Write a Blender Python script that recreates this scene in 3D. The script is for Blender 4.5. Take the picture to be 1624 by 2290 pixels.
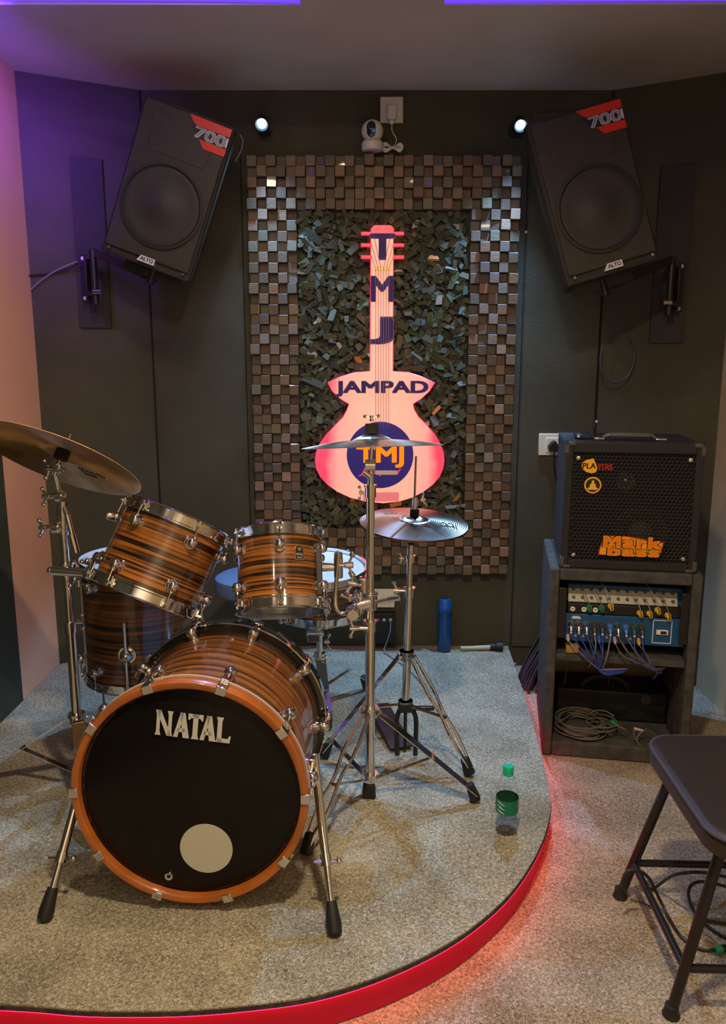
import bpy, bmesh, math, random
from mathutils import Vector, Matrix, Euler
random.seed(7)
PI = math.pi
R = math.radians
V = Vector
SC = bpy.context.scene
for o in list(bpy.data.objects):
    bpy.data.objects.remove(o)
COL = SC.collection

# ------------------------------------------------------------------ camera, world, lights, exposure
F = 1750.0
CAMZ = 1.45
PITCH = R(10.8)
CT, ST = math.cos(PITCH), math.sin(PITCH)
cam_d = bpy.data.cameras.new('camera')
cam_d.sensor_fit = 'VERTICAL'
cam_d.sensor_height = 24.0
cam_d.lens = F / 2290.0 * 24.0
cam_d.clip_start = 0.02
cam = bpy.data.objects.new('camera', cam_d)
COL.objects.link(cam)
cam.location = (0, 0, CAMZ)
cam.rotation_euler = (PI / 2 - PITCH, 0, 0)
SC.camera = cam
SC.view_settings.view_transform = 'Standard'
SC.view_settings.look = 'None'
SC.view_settings.gamma = 1.0
SC.view_settings.exposure = 0.0
SC.view_settings.use_curve_mapping = False
w = bpy.data.worlds.new('world')
SC.world = w
w.use_nodes = True
w.node_tree.nodes['Background'].inputs[0].default_value = (0.02, 0.02, 0.03, 1)
w.node_tree.nodes['Background'].inputs[1].default_value = 0.0


def area(name, loc, target, size, power, col, shape='DISK', size_y=None, spread=180):
    d = bpy.data.lights.new(name, 'AREA')
    d.shape = shape
    d.size = size
    if size_y:
        d.size_y = size_y
    d.energy = power
    d.color = col
    d.spread = R(spread)
    o = bpy.data.objects.new(name, d)
    COL.objects.link(o)
    o.location = loc
    o.rotation_euler = (V(target) - V(loc)).to_track_quat('-Z', 'Y').to_euler()
    return o


def spot(name, loc, target, power, col, ang, blend=0.4, rad=0.02):
    d = bpy.data.lights.new(name, 'SPOT')
    d.energy = power
    d.color = col
    d.spot_size = R(ang)
    d.spot_blend = blend
    d.shadow_soft_size = rad
    o = bpy.data.objects.new(name, d)
    COL.objects.link(o)
    o.location = loc
    o.rotation_euler = (V(target) - V(loc)).to_track_quat('-Z', 'Y').to_euler()
    return o


WARM = (1.0, 0.80, 0.56)
COLD = (0.27, 0.53, 1.0)
LAMPS = [  # warm ceiling downlights of the room: x, y, power
    (0.10, 0.95, 37.0), (-0.45, 2.05, 8.0), (0.65, -0.4, 5.5), (-0.9, -0.3, 5.5)]
for x, y, p in LAMPS:
    area('ceiling_downlight_light', (x, y, 2.575 if -0.2 < x < 0.26 else 2.72), (x, y, 0), 0.13, p, WARM)
# fill light added behind the viewer, bounced off the rear wall
area('added_rear_fill_light', (0.05, -1.25, 2.50), (0.05, -1.9, 1.4), 1.8, 24, (1.0, 0.82, 0.60), 'RECTANGLE', 0.12)
area('violet_strip_light', (-1.27, 2.50, 2.485), (-1.400, 3.20, 2.36), 0.02, 6.0, (0.20, 0.04, 1.0), 'RECTANGLE', 0.45, 80)
spot('wall_spot_light', (-0.425, 3.44, 2.415), (-0.10, 2.65, 0.1), 105, COLD, 92, 0.8)
spot('wall_spot_light', (0.665, 3.44, 2.415), (0.30, 2.75, 0.1), 150, COLD, 84, 0.8)

# ------------------------------------------------------------------ pixel -> place helpers (used only to read positions off the photograph)


def ray(px, py):
    u = (px - 812.0) / F
    v = (py - 1145.0) / F
    return V((u, CT - v * ST, -(ST + v * CT)))


def at(px, py, Y):
    r = ray(px, py)
    return V((0, 0, CAMZ)) + r * (Y / r.y)


def atz(px, py, z):
    r = ray(px, py)
    return V((0, 0, CAMZ)) + r * ((z - CAMZ) / r.z)


def atd(px, py, d):
    return V((0, 0, CAMZ)) + ray(px, py) * d


# ------------------------------------------------------------------ materials
MATS = {}


def newmat(name):
    m = bpy.data.materials.new(name)
    m.use_nodes = True
    nt = m.node_tree
    return m, nt, nt.nodes['Principled BSDF'], nt.nodes['Material Output']


def N(nt, t, **kw):
    n = nt.nodes.new(t)
    for k, v in kw.items():
        if k.startswith('i_'):
            k = k[2:]
            n.inputs[int(k) if k.isdigit() else k.replace('_', ' ')].default_value = v
        else:
            setattr(n, k, v)
    return n


def c4(c):
    return (c[0], c[1], c[2], 1)


def mat(name, col, rough=0.5, metal=0.0, emit=None, es=0.0, var=0.0, vs=8.0, bump=0.0, bs=60.0,
        coat=0.0, spec=0.5, trans=0.0, alpha=1.0, col2=None, aniso=0.0, coords='Object'):
    if name in MATS:
        return MATS[name]
    m, nt, p, out = newmat(name)
    p.inputs['Base Color'].default_value = c4(col)
    p.inputs['Roughness'].default_value = rough
    p.inputs['Metallic'].default_value = metal
    p.inputs['Specular IOR Level'].default_value = spec
    p.inputs['Coat Weight'].default_value = coat
    p.inputs['Transmission Weight'].default_value = trans
    p.inputs['Alpha'].default_value = alpha
    if emit:
        p.inputs['Emission Color'].default_value = c4(emit)
        p.inputs['Emission Strength'].default_value = es
    if var or bump or col2:
        tc = N(nt, 'ShaderNodeTexCoord')
    if var or col2:
        no = N(nt, 'ShaderNodeTexNoise', i_Scale=vs, i_Detail=5.0)
        nt.links.new(tc.outputs[coords], no.inputs['Vector'])
        rp = N(nt, 'ShaderNodeValToRGB')
        c2 = col2 if col2 else tuple(x * (1 - var) for x in col)
        c1 = col if col2 else tuple(min(1, x * (1 + var)) for x in col)
        rp.color_ramp.elements[0].position = 0.3
        rp.color_ramp.elements[1].position = 0.7
        rp.color_ramp.elements[0].color = c4(c2)
        rp.color_ramp.elements[1].color = c4(c1)
        nt.links.new(no.outputs['Fac'], rp.inputs[0])
        nt.links.new(rp.outputs[0], p.inputs['Base Color'])
    if bump:
        nb = N(nt, 'ShaderNodeTexNoise', i_Scale=bs, i_Detail=4.0)
        nt.links.new(tc.outputs[coords], nb.inputs['Vector'])
        b = N(nt, 'ShaderNodeBump', i_Strength=bump, i_Distance=0.01)
        nt.links.new(nb.outputs['Fac'], b.inputs['Height'])
        nt.links.new(b.outputs[0], p.inputs['Normal'])
    MATS[name] = m
    return m


def carpet(name, dark, mid, light, scale=1.0):
    m, nt, p, out = newmat(name)
    tc = N(nt, 'ShaderNodeTexCoord')
    n1 = N(nt, 'ShaderNodeTexNoise', i_Scale=150.0 * scale, i_Detail=3.0, i_Roughness=0.6, i_Distortion=1.2)
    n2 = N(nt, 'ShaderNodeTexNoise', i_Scale=5.0, i_Detail=3.0)
    n3 = N(nt, 'ShaderNodeTexNoise', i_Scale=420.0 * scale, i_Detail=2.0)
    for n in (n1, n2, n3):
        nt.links.new(tc.outputs['Object'], n.inputs['Vector'])
    a = N(nt, 'ShaderNodeMath', operation='MULTIPLY_ADD')
    a.inputs[1].default_value = 0.35
    nt.links.new(n3.outputs['Fac'], a.inputs[0])
    nt.links.new(n1.outputs['Fac'], a.inputs[2])
    b = N(nt, 'ShaderNodeMath', operation='MULTIPLY_ADD')
    b.inputs[1].default_value = 0.35
    nt.links.new(n2.outputs['Fac'], b.inputs[0])
    nt.links.new(a.outputs[0], b.inputs[2])
    rp = N(nt, 'ShaderNodeValToRGB')
    e = rp.color_ramp.elements
    e[0].position = 0.62
    e[0].color = c4(dark)
    e[1].position = 1.0
    e[1].color = c4(light)
    x = e.new(0.84)
    x.color = c4(mid)
    nt.links.new(b.outputs[0], rp.inputs[0])
    nt.links.new(rp.outputs[0], p.inputs['Base Color'])
    p.inputs['Roughness'].default_value = 0.95
    p.inputs['Specular IOR Level'].default_value = 0.15
    bu = N(nt, 'ShaderNodeBump', i_Strength=0.7, i_Distance=0.006)
    nt.links.new(a.outputs[0], bu.inputs['Height'])
    nt.links.new(bu.outputs[0], p.inputs['Normal'])
    MATS[name] = m
    return m


def zebrano(name, bright, darkc, scale=48.0, gloss=0.16, lo=0.40, hi=0.60):
    m, nt, p, out = newmat(name)
    tc = N(nt, 'ShaderNodeTexCoord')
    mp = N(nt, 'ShaderNodeMapping')
    mp.inputs['Scale'].default_value = (1.6, 1.6, scale)
    nt.links.new(tc.outputs['Object'], mp.inputs['Vector'])
    n1 = N(nt, 'ShaderNodeTexNoise', i_Scale=1.0, i_Detail=5.0, i_Roughness=0.55, i_Distortion=0.25)
    nt.links.new(mp.outputs[0], n1.inputs['Vector'])
    mp2 = N(nt, 'ShaderNodeMapping')
    mp2.inputs['Scale'].default_value = (5, 5, scale * 3.4)
    nt.links.new(tc.outputs['Object'], mp2.inputs['Vector'])
    n2 = N(nt, 'ShaderNodeTexNoise', i_Scale=1.0, i_Detail=3.0)
    nt.links.new(mp2.outputs[0], n2.inputs['Vector'])
    a = N(nt, 'ShaderNodeMath', operation='MULTIPLY_ADD')
    a.inputs[1].default_value = 0.28
    nt.links.new(n2.outputs['Fac'], a.inputs[0])
    nt.links.new(n1.outputs['Fac'], a.inputs[2])
    rp = N(nt, 'ShaderNodeValToRGB')
    e = rp.color_ramp.elements
    e[0].position = lo + 0.12
    e[0].color = c4(darkc)
    e[1].position = hi + 0.16
    e[1].color = c4(bright)
    x = e.new((lo + hi) / 2 + 0.13)
    x.color = c4(tuple(b * 0.42 + d * 0.5 for b, d in zip(bright, darkc)))
    nt.links.new(a.outputs[0], rp.inputs[0])
    nt.links.new(rp.outputs[0], p.inputs['Base Color'])
    p.inputs['Roughness'].default_value = 0.28
    p.inputs['Coat Weight'].default_value = 1.0
    p.inputs['Coat Roughness'].default_value = gloss
    MATS[name] = m
    return m


def cymbal_mat(name, col, rough=0.3, var=0.12):
    m, nt, p, out = newmat(name)
    tc = N(nt, 'ShaderNodeTexCoord')
    sp = N(nt, 'ShaderNodeSeparateXYZ')
    nt.links.new(tc.outputs['Object'], sp.inputs[0])
    ln = N(nt, 'ShaderNodeVectorMath', operation='LENGTH')
    cb = N(nt, 'ShaderNodeCombineXYZ')
    nt.links.new(sp.outputs[0], cb.inputs[0])
    nt.links.new(sp.outputs[1], cb.inputs[1])
    nt.links.new(cb.outputs[0], ln.inputs[0])
    s = N(nt, 'ShaderNodeMath', operation='MULTIPLY')
    s.inputs[1].default_value = 900
    nt.links.new(ln.outputs['Value'], s.inputs[0])
    sn = N(nt, 'ShaderNodeMath', operation='SINE')
    nt.links.new(s.outputs[0], sn.inputs[0])
    bu = N(nt, 'ShaderNodeBump', i_Strength=0.12, i_Distance=0.0006)
    nt.links.new(sn.outputs[0], bu.inputs['Height'])
    nt.links.new(bu.outputs[0], p.inputs['Normal'])
    no = N(nt, 'ShaderNodeTexNoise', i_Scale=14.0, i_Detail=3.0)
    nt.links.new(tc.outputs['Object'], no.inputs['Vector'])
    rp = N(nt, 'ShaderNodeValToRGB')
    rp.color_ramp.elements[0].position = 0.35
    rp.color_ramp.elements[1].position = 0.7
    rp.color_ramp.elements[0].color = c4(tuple(c * (1 - 2 * var) for c in col))
    rp.color_ramp.elements[1].color = c4(tuple(min(1, c * (1 + var)) for c in col))
    nt.links.new(no.outputs['Fac'], rp.inputs[0])
    nt.links.new(rp.outputs[0], p.inputs['Base Color'])
    p.inputs['Metallic'].default_value = 1
    p.inputs['Roughness'].default_value = rough
    p.inputs['Anisotropic'].default_value = 0.85
    tg = N(nt, 'ShaderNodeTangent', direction_type='RADIAL', axis='Z')
    nt.links.new(tg.outputs[0], p.inputs['Tangent'])
    MATS[name] = m
    return m


def attr_mat(name, rough=0.7, var=0.25, bump=0.3, coat=0.0):
    m, nt, p, out = newmat(name)
    at_ = N(nt, 'ShaderNodeAttribute', attribute_name='col')
    tc = N(nt, 'ShaderNodeTexCoord')
    mp = N(nt, 'ShaderNodeMapping')
    mp.inputs['Scale'].default_value = (60, 60, 160)
    nt.links.new(tc.outputs['Object'], mp.inputs['Vector'])
    no = N(nt, 'ShaderNodeTexNoise', i_Scale=1.0, i_Detail=3.0)
    nt.links.new(mp.outputs[0], no.inputs['Vector'])
    mr = N(nt, 'ShaderNodeMapRange')
    mr.inputs[3].default_value = 1 - var
    mr.inputs[4].default_value = 1 + var
    nt.links.new(no.outputs['Fac'], mr.inputs[0])
    mx = N(nt, 'ShaderNodeVectorMath', operation='SCALE')
    nt.links.new(at_.outputs['Color'], mx.inputs[0])
    nt.links.new(mr.outputs[0], mx.inputs['Scale'])
    nt.links.new(mx.outputs[0], p.inputs['Base Color'])
    p.inputs['Roughness'].default_value = rough
    p.inputs['Coat Weight'].default_value = coat
    if bump:
        bu = N(nt, 'ShaderNodeBump', i_Strength=bump, i_Distance=0.003)
        nt.links.new(no.outputs['Fac'], bu.inputs['Height'])
        nt.links.new(bu.outputs[0], p.inputs['Normal'])
    MATS[name] = m
    return m


CHROME = mat('chrome', (0.78, 0.77, 0.76), 0.09, 1.0)
CHROME2 = mat('chrome_tube', (0.78, 0.76, 0.72), 0.08, 1.0)
RUBBER = mat('black_rubber', (0.012, 0.011, 0.010), 0.55)
BLACKM = mat('black_metal', (0.014, 0.012, 0.011), 0.35, 0.0)
BLACKP = mat('black_plastic', (0.010, 0.010, 0.010), 0.5)
WHITEP = mat('white_plastic', (0.72, 0.68, 0.62), 0.4)
CREAMP = mat('cream_plastic', (0.86, 0.82, 0.62), 0.4)
WALLM = mat('dark_felt_wall', (0.084, 0.078, 0.050), 0.95, var=0.22, vs=2.5, bump=0.35, bs=220, spec=0.2)
WALLE = mat('dark_green_felt', (0.060, 0.070, 0.052), 0.95, var=0.2, vs=2.5, bump=0.3, bs=220, spec=0.2)
WALLP = mat('peach_felt_wall', (0.93, 0.50, 0.32), 0.9, var=0.08, vs=2.0, bump=0.25, bs=200, spec=0.2)
WALLR = mat('beige_felt_wall', (0.52, 0.42, 0.25), 0.9, var=0.1, vs=3, bump=0.2, bs=200, spec=0.2)
WALLB = mat('beige_paint', (0.78, 0.70, 0.58), 0.8, var=0.1, vs=1.2)
CEILM = mat('grey_ceiling', (0.58, 0.53, 0.47), 0.6, var=0.10, vs=2.2, bump=0.1, bs=90, spec=0.3)
STAGEC = carpet('stage_carpet', (0.11, 0.095, 0.055), (0.34, 0.30, 0.20), (0.64, 0.58, 0.41))
FLOORC = carpet('floor_carpet', (0.11, 0.088, 0.055), (0.36, 0.30, 0.205), (0.64, 0.55, 0.40))
NOSEC = mat('carpet_edge', (0.050, 0.046, 0.036), 0.95, var=0.5, vs=60, bump=0.5, bs=300)
REDLED = mat('red_led_band', (0.18, 0.0, 0.01), 0.6, emit=(1.0, 0.0, 0.03), es=0.22, var=0.0)
BLUELED = mat('blue_led_strip', (0.1, 0.05, 0.6), 0.5, emit=(0.10, 0.04, 1.0), es=9.0)
ZTOM = zebrano('zebrano_tom', (0.46, 0.155, 0.020), (0.009, 0.004, 0.002), 105, gloss=.06, lo=.43, hi=.60)
ZBASS = zebrano('zebrano_bass', (0.38, 0.125, 0.016), (0.022, 0.008, 0.003), 95, gloss=.06, lo=0.37, hi=0.56)
ZFLOOR = zebrano('zebrano_floor_tom', (0.27, 0.095, 0.020), (0.012, 0.005, 0.003), 80, gloss=.07)
HOOPW = mat('orange_hoop_wood', (0.42, 0.115, 0.012), 0.3, coat=0.7, var=0.2, vs=12)
HOOPD = mat('dark_hoop_and_reflection', (0.020, 0.014, 0.011), 0.12, coat=1.0)
HEADW = mat('white_drumhead', (0.74, 0.76, 0.78), 0.45, var=0.04, vs=6)
HEADC = mat('clear_drumhead', (0.33, 0.30, 0.27), 0.16, coat=0.6)
HEADB = mat('black_drumhead', (0.007, 0.006, 0.005), 0.25, coat=0.0, spec=.22)
BRONZE = cymbal_mat('bronze_cymbal', (0.80, 0.50, 0.22), 0.5)
BRONZEB = cymbal_mat('bright_bronze', (0.72, 0.62, 0.42), 0.28)
SILVERC = cymbal_mat('silver_cymbal', (0.58, 0.52, 0.43), 0.24)
FELT = mat('black_felt', (0.015, 0.012, 0.010), 0.95)


# ------------------------------------------------------------------ mesh builder
def frame(axis, up=None):
    a = V(axis).normalized()
    return a.to_track_quat('Z', 'Y').to_matrix()


def catmull(pts, sub=6, closed=False):
    P = [V(p) for p in pts]
    n = len(P)
    out = []
    rng = n if closed else n - 1
    for i in range(rng):
        if closed:
            p0, p1, p2, p3 = P[(i - 1) % n], P[i], P[(i + 1) % n], P[(i + 2) % n]
        else:
            p0, p1, p2, p3 = P[max(i - 1, 0)], P[i], P[i + 1], P[min(i + 2, n - 1)]
        for k in range(sub):
            t = k / sub
            out.append(0.5 * ((2 * p1) + (p2 - p0) * t + (2 * p0 - 5 * p1 + 4 * p2 - p3) * t * t +
                              (3 * p1 - p0 - 3 * p2 + p3) * t * t * t))
    if not closed:
        out.append(P[-1])
    return out


class MB:
    def __init__(s):
        s.v, s.f, s.c = [], [], []

    def add(s, vs, fs, M=None, col=None):
        o = len(s.v)
        for p in vs:
            s.v.append((M @ V(p)) if M is not None else V(p))
        for f in fs:
            s.f.append([i + o for i in f])
            s.c.append(col)
        return s

    def box(s, size, c=(0, 0, 0), M=None, col=None, taper=1.0):
        x, y, z = [k / 2 for k in size]
        c = V(c)
        t = taper
        vs = [c + V(p) for p in ((-x, -y, -z), (x, -y, -z), (x, y, -z), (-x, y, -z),
                                 (-x * t, -y * t, z), (x * t, -y * t, z), (x * t, y * t, z), (-x * t, y * t, z))]
        return s.add(vs, [(3, 2, 1, 0), (4, 5, 6, 7), (0, 1, 5, 4), (1, 2, 6, 5), (2, 3, 7, 6), (3, 0, 4, 7)], M, col)

    def bx(s, a, b, M=None, col=None):
        a, b = V(a), V(b)
        return s.box([abs(b[i] - a[i]) for i in range(3)], (a + b) / 2, M, col)

    def bar(s, p0, p1, w, t, up=(0, 0, 1), col=None):
        p0, p1 = V(p0), V(p1)
        d = (p1 - p0)
        L = d.length
        z = d.normalized()
        x = V(up).cross(z)
        if x.length < 1e-4:
            x = V((1, 0, 0))
        x.normalize()
        y = z.cross(x)
        M = Matrix((x, y, z)).transposed().to_4x4()
        M.translation = (p0 + p1) / 2
        return s.box((w, t, L), (0, 0, 0), M, col)

    def cyl(s, p0, p1, r0, r1=None, n=16, col=None):
        if r1 is None:
            r1 = r0
        p0, p1 = V(p0), V(p1)
        Q = frame(p1 - p0)
        vs = []
        for p, r in ((p0, r0), (p1, r1)):
            for i in range(n):
                a = 2 * PI * i / n
                vs.append(p + Q @ V((math.cos(a) * r, math.sin(a) * r, 0)))
        fs = [(i, (i + 1) % n, n + (i + 1) % n, n + i) for i in range(n)]
        fs.append(tuple(range(n - 1, -1, -1)))
        fs.append(tuple(range(n, 2 * n)))
        return s.add(vs, fs, None, col)

    def tube(s, pts, r, n=8, sub=6, closed=False, smooth=True, col=None):
        P = catmull(pts, sub, closed) if smooth else [V(p) for p in pts]
        m = len(P)
        vs = []
        pd = None
        xa = None
        for i, p in enumerate(P):
            if closed:
                d = (P[(i + 1) % m] - P[i - 1]).normalized()
            else:
                d = (P[min(i + 1, m - 1)] - P[max(i - 1, 0)])
                d = d.normalized() if d.length > 1e-9 else V((0, 0, 1))
            if xa is None:
                xa = d.orthogonal().normalized()
            else:
                xa = (xa - d * xa.dot(d))
                xa = xa.normalized() if xa.length > 1e-6 else d.orthogonal().normalized()
            ya = d.cross(xa)
            rr = r[i * (len(r) - 1) // (m - 1)] if isinstance(r, (list, tuple)) else r
            for k in range(n):
                a = 2 * PI * k / n
                vs.append(p + xa * math.cos(a) * rr + ya * math.sin(a) * rr)
        fs = []
        for i in range(m if closed else m - 1):
            j = (i + 1) % m
            for k in range(n):
                fs.append((i * n + k, i * n + (k + 1) % n, j * n + (k + 1) % n, j * n + k))
        if not closed:
            fs.append(tuple(range(n - 1, -1, -1)))
            fs.append(tuple((m - 1) * n + k for k in range(n)))
        return s.add(vs, fs, None, col)

    def lathe(s, prof, n=48, M=None, closed=False, a0=0, a1=2 * PI, col=None):
        vs, fs = [], []
        m = len(prof)
        full = abs(a1 - a0 - 2 * PI) < 1e-6
        nn = n if full else n + 1
        for i in range(nn):
            a = a0 + (a1 - a0) * i / n
            for r, z in prof:
                vs.append((math.cos(a) * r, math.sin(a) * r, z))
        for i in range(n):
            j = (i + 1) % nn
            for k in range(m if closed else m - 1):
                k2 = (k + 1) % m
                fs.append((i * m + k, j * m + k, j * m + k2, i * m + k2))
        return s.add(vs, fs, M, col)

    def disc(s, r, z=0, n=48, M=None, col=None):
        return s.add([(math.cos(2 * PI * i / n) * r, math.sin(2 * PI * i / n) * r, z) for i in range(n)],
                     [tuple(range(n))], M, col)

    def prism(s, poly, z0, z1, M=None, col=None):
        n = len(poly)
        bm = bmesh.new()
        vb = [bm.verts.new((p[0], p[1], z0)) for p in poly]
        f = bm.faces.new(vb)
        r = bmesh.ops.triangulate(bm, faces=[f])
        bm.verts.index_update()
        tris = [tuple(v.index for v in ff.verts) for ff in bm.faces]
        bm.free()
        vs = [(p[0], p[1], z0) for p in poly] + [(p[0], p[1], z1) for p in poly]
        fs = [tuple(reversed(t)) for t in tris] + [tuple(i + n for i in t) for t in tris]
        fs += [(i, (i + 1) % n, n + (i + 1) % n, n + i) for i in range(n)]
        return s.add(vs, fs, M, col)

    def sphere(s, c, r, n=16, m=10, sc=(1, 1, 1), M=None, col=None):
        vs, fs = [], []
        c = V(c)
        for j in range(m + 1):
            t = PI * j / m
            for i in range(n):
                a = 2 * PI * i / n
                vs.append(c + V((math.sin(t) * math.cos(a) * r * sc[0], math.sin(t) * math.sin(a) * r * sc[1],
                                 math.cos(t) * r * sc[2])))
        for j in range(m):
            for i in range(n):
                fs.append((j * n + i, (j + 1) * n + i, (j + 1) * n + (i + 1) % n, j * n + (i + 1) % n))
        return s.add(vs, fs, M, col)

    def text(s, body, w, h, z0, z1, M=None, bold=0.0, shear=0.0, cx=0.0, cy=0.0, space=1.0):
        cu = bpy.data.curves.new('t', 'FONT')
        cu.body = body
        cu.shear = shear
        cu.space_character = space
        cu.extrude = 0.5
        cu.resolution_u = 4
        ob = bpy.data.objects.new('t', cu)
        COL.objects.link(ob)
        dg = bpy.context.evaluated_depsgraph_get()
        me = bpy.data.meshes.new_from_object(ob.evaluated_get(dg))
        vs = [v.co.copy() for v in me.vertices]
        fs = [tuple(p.vertices) for p in me.polygons]
        bpy.data.objects.remove(ob)
        bpy.data.meshes.remove(me)
        x0, x1 = min(v.x for v in vs), max(v.x for v in vs)
        y0, y1 = min(v.y for v in vs), max(v.y for v in vs)
        k = w / (x1 - x0)
        ky = h / (y1 - y0) if h else k
        vs = [((v.x - (x0 + x1) / 2) * k + cx, (v.y - (y0 + y1) / 2) * ky + cy, z1 if v.z > 0 else z0) for v in vs]
        sh = bold * k
        if sh <= 0:
            return s.add(vs, fs, M)
        for i in range(-2, 3):
            for j in ((-1, 1) if abs(i) == 2 else (0,)):
                s.add([(a + sh * i / 2, b + sh * .5 * j, c) for a, b, c in vs], fs, M)
        return s

    def build(s, name, material, parent=None, M=None, world=False, ang=35, bevel=0.0, seg=2,
              label=None, cat=None, group=None, kind=None):
        me = bpy.data.meshes.new(name)
        o = bpy.data.objects.new(name, me)
        COL.objects.link(o)
        root = parent
        while root is not None and root.parent is not None:
            root = root.parent
        vs = s.v
        if parent is not None:
            if world:
                inv = root.matrix_basis.inverted()
                vs = [inv @ p for p in vs]
            o.parent = parent
        else:
            if M is not None:
                o.matrix_basis = M
                if world:
                    inv = M.inverted()
                    vs = [inv @ p for p in vs]
            elif world:
                lo = V([min(p[i] for p in vs) for i in range(3)])
                hi = V([max(p[i] for p in vs) for i in range(3)])
                b = V(((lo.x + hi.x) / 2, (lo.y + hi.y) / 2, lo.z))
                o.location = b
                vs = [p - b for p in vs]
        me.from_pydata([tuple(p) for p in vs], [], s.f)
        bm = bmesh.new()
        bm.from_mesh(me)
        bmesh.ops.recalc_face_normals(bm, faces=bm.faces)
        bm.to_mesh(me)
        bm.free()
        if any(c is not None for c in s.c):
            ca = me.color_attributes.new('col', 'FLOAT_COLOR', 'CORNER')
            for p in me.polygons:
                c = s.c[p.index] or (0.5, 0.5, 0.5)
                for li in p.loop_indices:
                    ca.data[li].color = (c[0], c[1], c[2], 1)
        if ang:
            me.shade_smooth()
            me.set_sharp_from_angle(angle=R(ang))
        me.materials.append(material)
        if bevel:
            b = o.modifiers.new('bevel', 'BEVEL')
            b.width = bevel
            b.segments = seg
            b.limit_method = 'ANGLE'
            b.angle_limit = R(50)
            b.harden_normals = False
        for k, v in (('label', label), ('category', cat), ('group', group), ('kind', kind)):
            if v:
                o[k] = v
        return o


def thing(name, label, cat, M=None, loc=None, group=None):
    o = bpy.data.objects.new(name, None)
    o.empty_display_size = 0.05
    COL.objects.link(o)
    if M is not None:
        o.matrix_basis = M
    elif loc is not None:
        o.location = loc
    # make matrix_basis valid right away
    if M is None and loc is not None:
        o.matrix_basis = Matrix.Translation(V(loc))
    o['label'] = label
    o['category'] = cat
    if group:
        o['group'] = group
    return o


def axisM(p, a, spin=0.0):
    """matrix with local z along a, local -y roughly towards the camera"""
    z = V(a).normalized()
    x = V((1, 0, 0))
    x = (x - z * x.dot(z)).normalized()
    y = z.cross(x)
    M = Matrix((x, y, z)).transposed().to_4x4() @ Matrix.Rotation(spin, 4, 'Z')
    M.translation = V(p)
    return M


def copytree(o, parent=None):
    c = o.copy()
    COL.objects.link(c)
    c.parent = parent
    for ch in list(o.children):
        copytree(ch, c)
    return c


# =================================================================== SETTING
YW = 3.61
XL, XR = -1.385, 1.52
CEIL = 2.59
REAR = -1.9

MB().bx((XL - .1, REAR - .1, -0.1), (XR + .1, YW + .1, 0)).build('floor', FLOORC, kind='structure', ang=0)
MB().bx((-0.95, YW, 0), (1.067, YW + .1, CEIL + .25)).build('wall_back', WALLM, kind='structure', ang=0)


def wallseg(name, a, b, m, t=0.1, z0=0.0, z1=CEIL + .25):
    a, b = V((a[0], a[1], 0)), V((b[0], b[1], 0))
    d = (b - a).normalized()
    n = V((-d.y, d.x, 0)) * t
    q = MB()
    q.add([a + V((0, 0, z0)), b + V((0, 0, z0)), b + n + V((0, 0, z0)), a + n + V((0, 0, z0)),
           a + V((0, 0, z1)), b + V((0, 0, z1)), b + n + V((0, 0, z1)), a + n + V((0, 0, z1))],
          [(3, 2, 1, 0), (4, 5, 6, 7), (0, 1, 5, 4), (1, 2, 6, 5), (2, 3, 7, 6), (3, 0, 4, 7)])
    return q.build(name, m, kind='structure', ang=0)


wallseg('wall_back_left', (XL, 3.38), (-0.95, YW), WALLM)
wallseg('wall_back_right', (1.067, YW), (XR, 3.36), WALLM)
wallseg('wall_left', (XL, REAR), (XL, 2.99), WALLE)
wallseg('wall_left_peach_panel', (XL + 0.0, 2.99), (XL + 0.0, 3.38), WALLP)
wallseg('wall_right', (XR, 3.36), (XR, REAR), WALLR)
wallseg('wall_rear', (XR, REAR), (XL, REAR), WALLB)
# ceiling: low soffit over the stage with a centre beam, raised coves left and right of it
MB().bx((XL - .1, 2.80, CEIL), (XR + .1, YW + .1, CEIL + .26)).build('ceiling', CEILM, kind='structure', ang=0)
MB().bx((-0.20, REAR, CEIL), (0.26, 2.80, CEIL + .26)).build('ceiling_beam', CEILM, kind='structure', ang=0)
MB().bx((XL - .1, REAR, CEIL + .22), (XR + .1, 2.80, CEIL + .3)).build('ceiling_cove', CEILM, kind='structure', ang=0)
# seams between wall boards and thin battens
sm = mat('seam_shadow_gap', (0.008, 0.008, 0.008), 0.9)
k = 1
for x, z0, z1 in ((0.715, 0.1, 2.36), (-0.53, 0.1, 2.36)):
    MB().bx((x - .002, YW - .004, z0), (x + .002, YW + .001, z1)).build('trim_%d' % k, sm, kind='structure', ang=0)
    k += 1
MB().bx((-.953, YW - .006, .1), (-.947, YW, CEIL)).build('trim_3', sm, kind='structure', ang=0)
MB().bx((1.064, YW - .006, 0), (1.070, YW, CEIL)).build('trim_4', sm, kind='structure', ang=0)
MB().bx((0.722, YW - .012, 0.10), (1.0605, YW - .0005, 2.50)).build('trim_5', WALLM, kind='structure', ang=0, bevel=.004)
# stage platform
edge = [(1130, 1442), (1147, 1490), (1164, 1545), (1184, 1610), (1202, 1680), (1215, 1735), (1223, 1780), (1224, 1812),
        (1208, 1872), (1174, 1938), (1122, 2005), (1042, 2073), (950, 2128), (830, 2180), (700, 2218), (560, 2238),
        (400, 2250), (200, 2250), (0, 2236)]
SZ = 0.10
ep = [atz(a, b, SZ) for a, b in edge]
ep = [V((p.x, p.y)) for p in ep]
ep[0] = V((ep[0].x, YW - .001))
last = ep[-1]
ep += [V((XL + .002, last.y + 0.03))]
outl = [V((p.x, p.y, 0)) for p in catmull([V((p.x, p.y, 0)) for p in ep], 5)]
outl = [(p.x, p.y) for p in outl]


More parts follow.
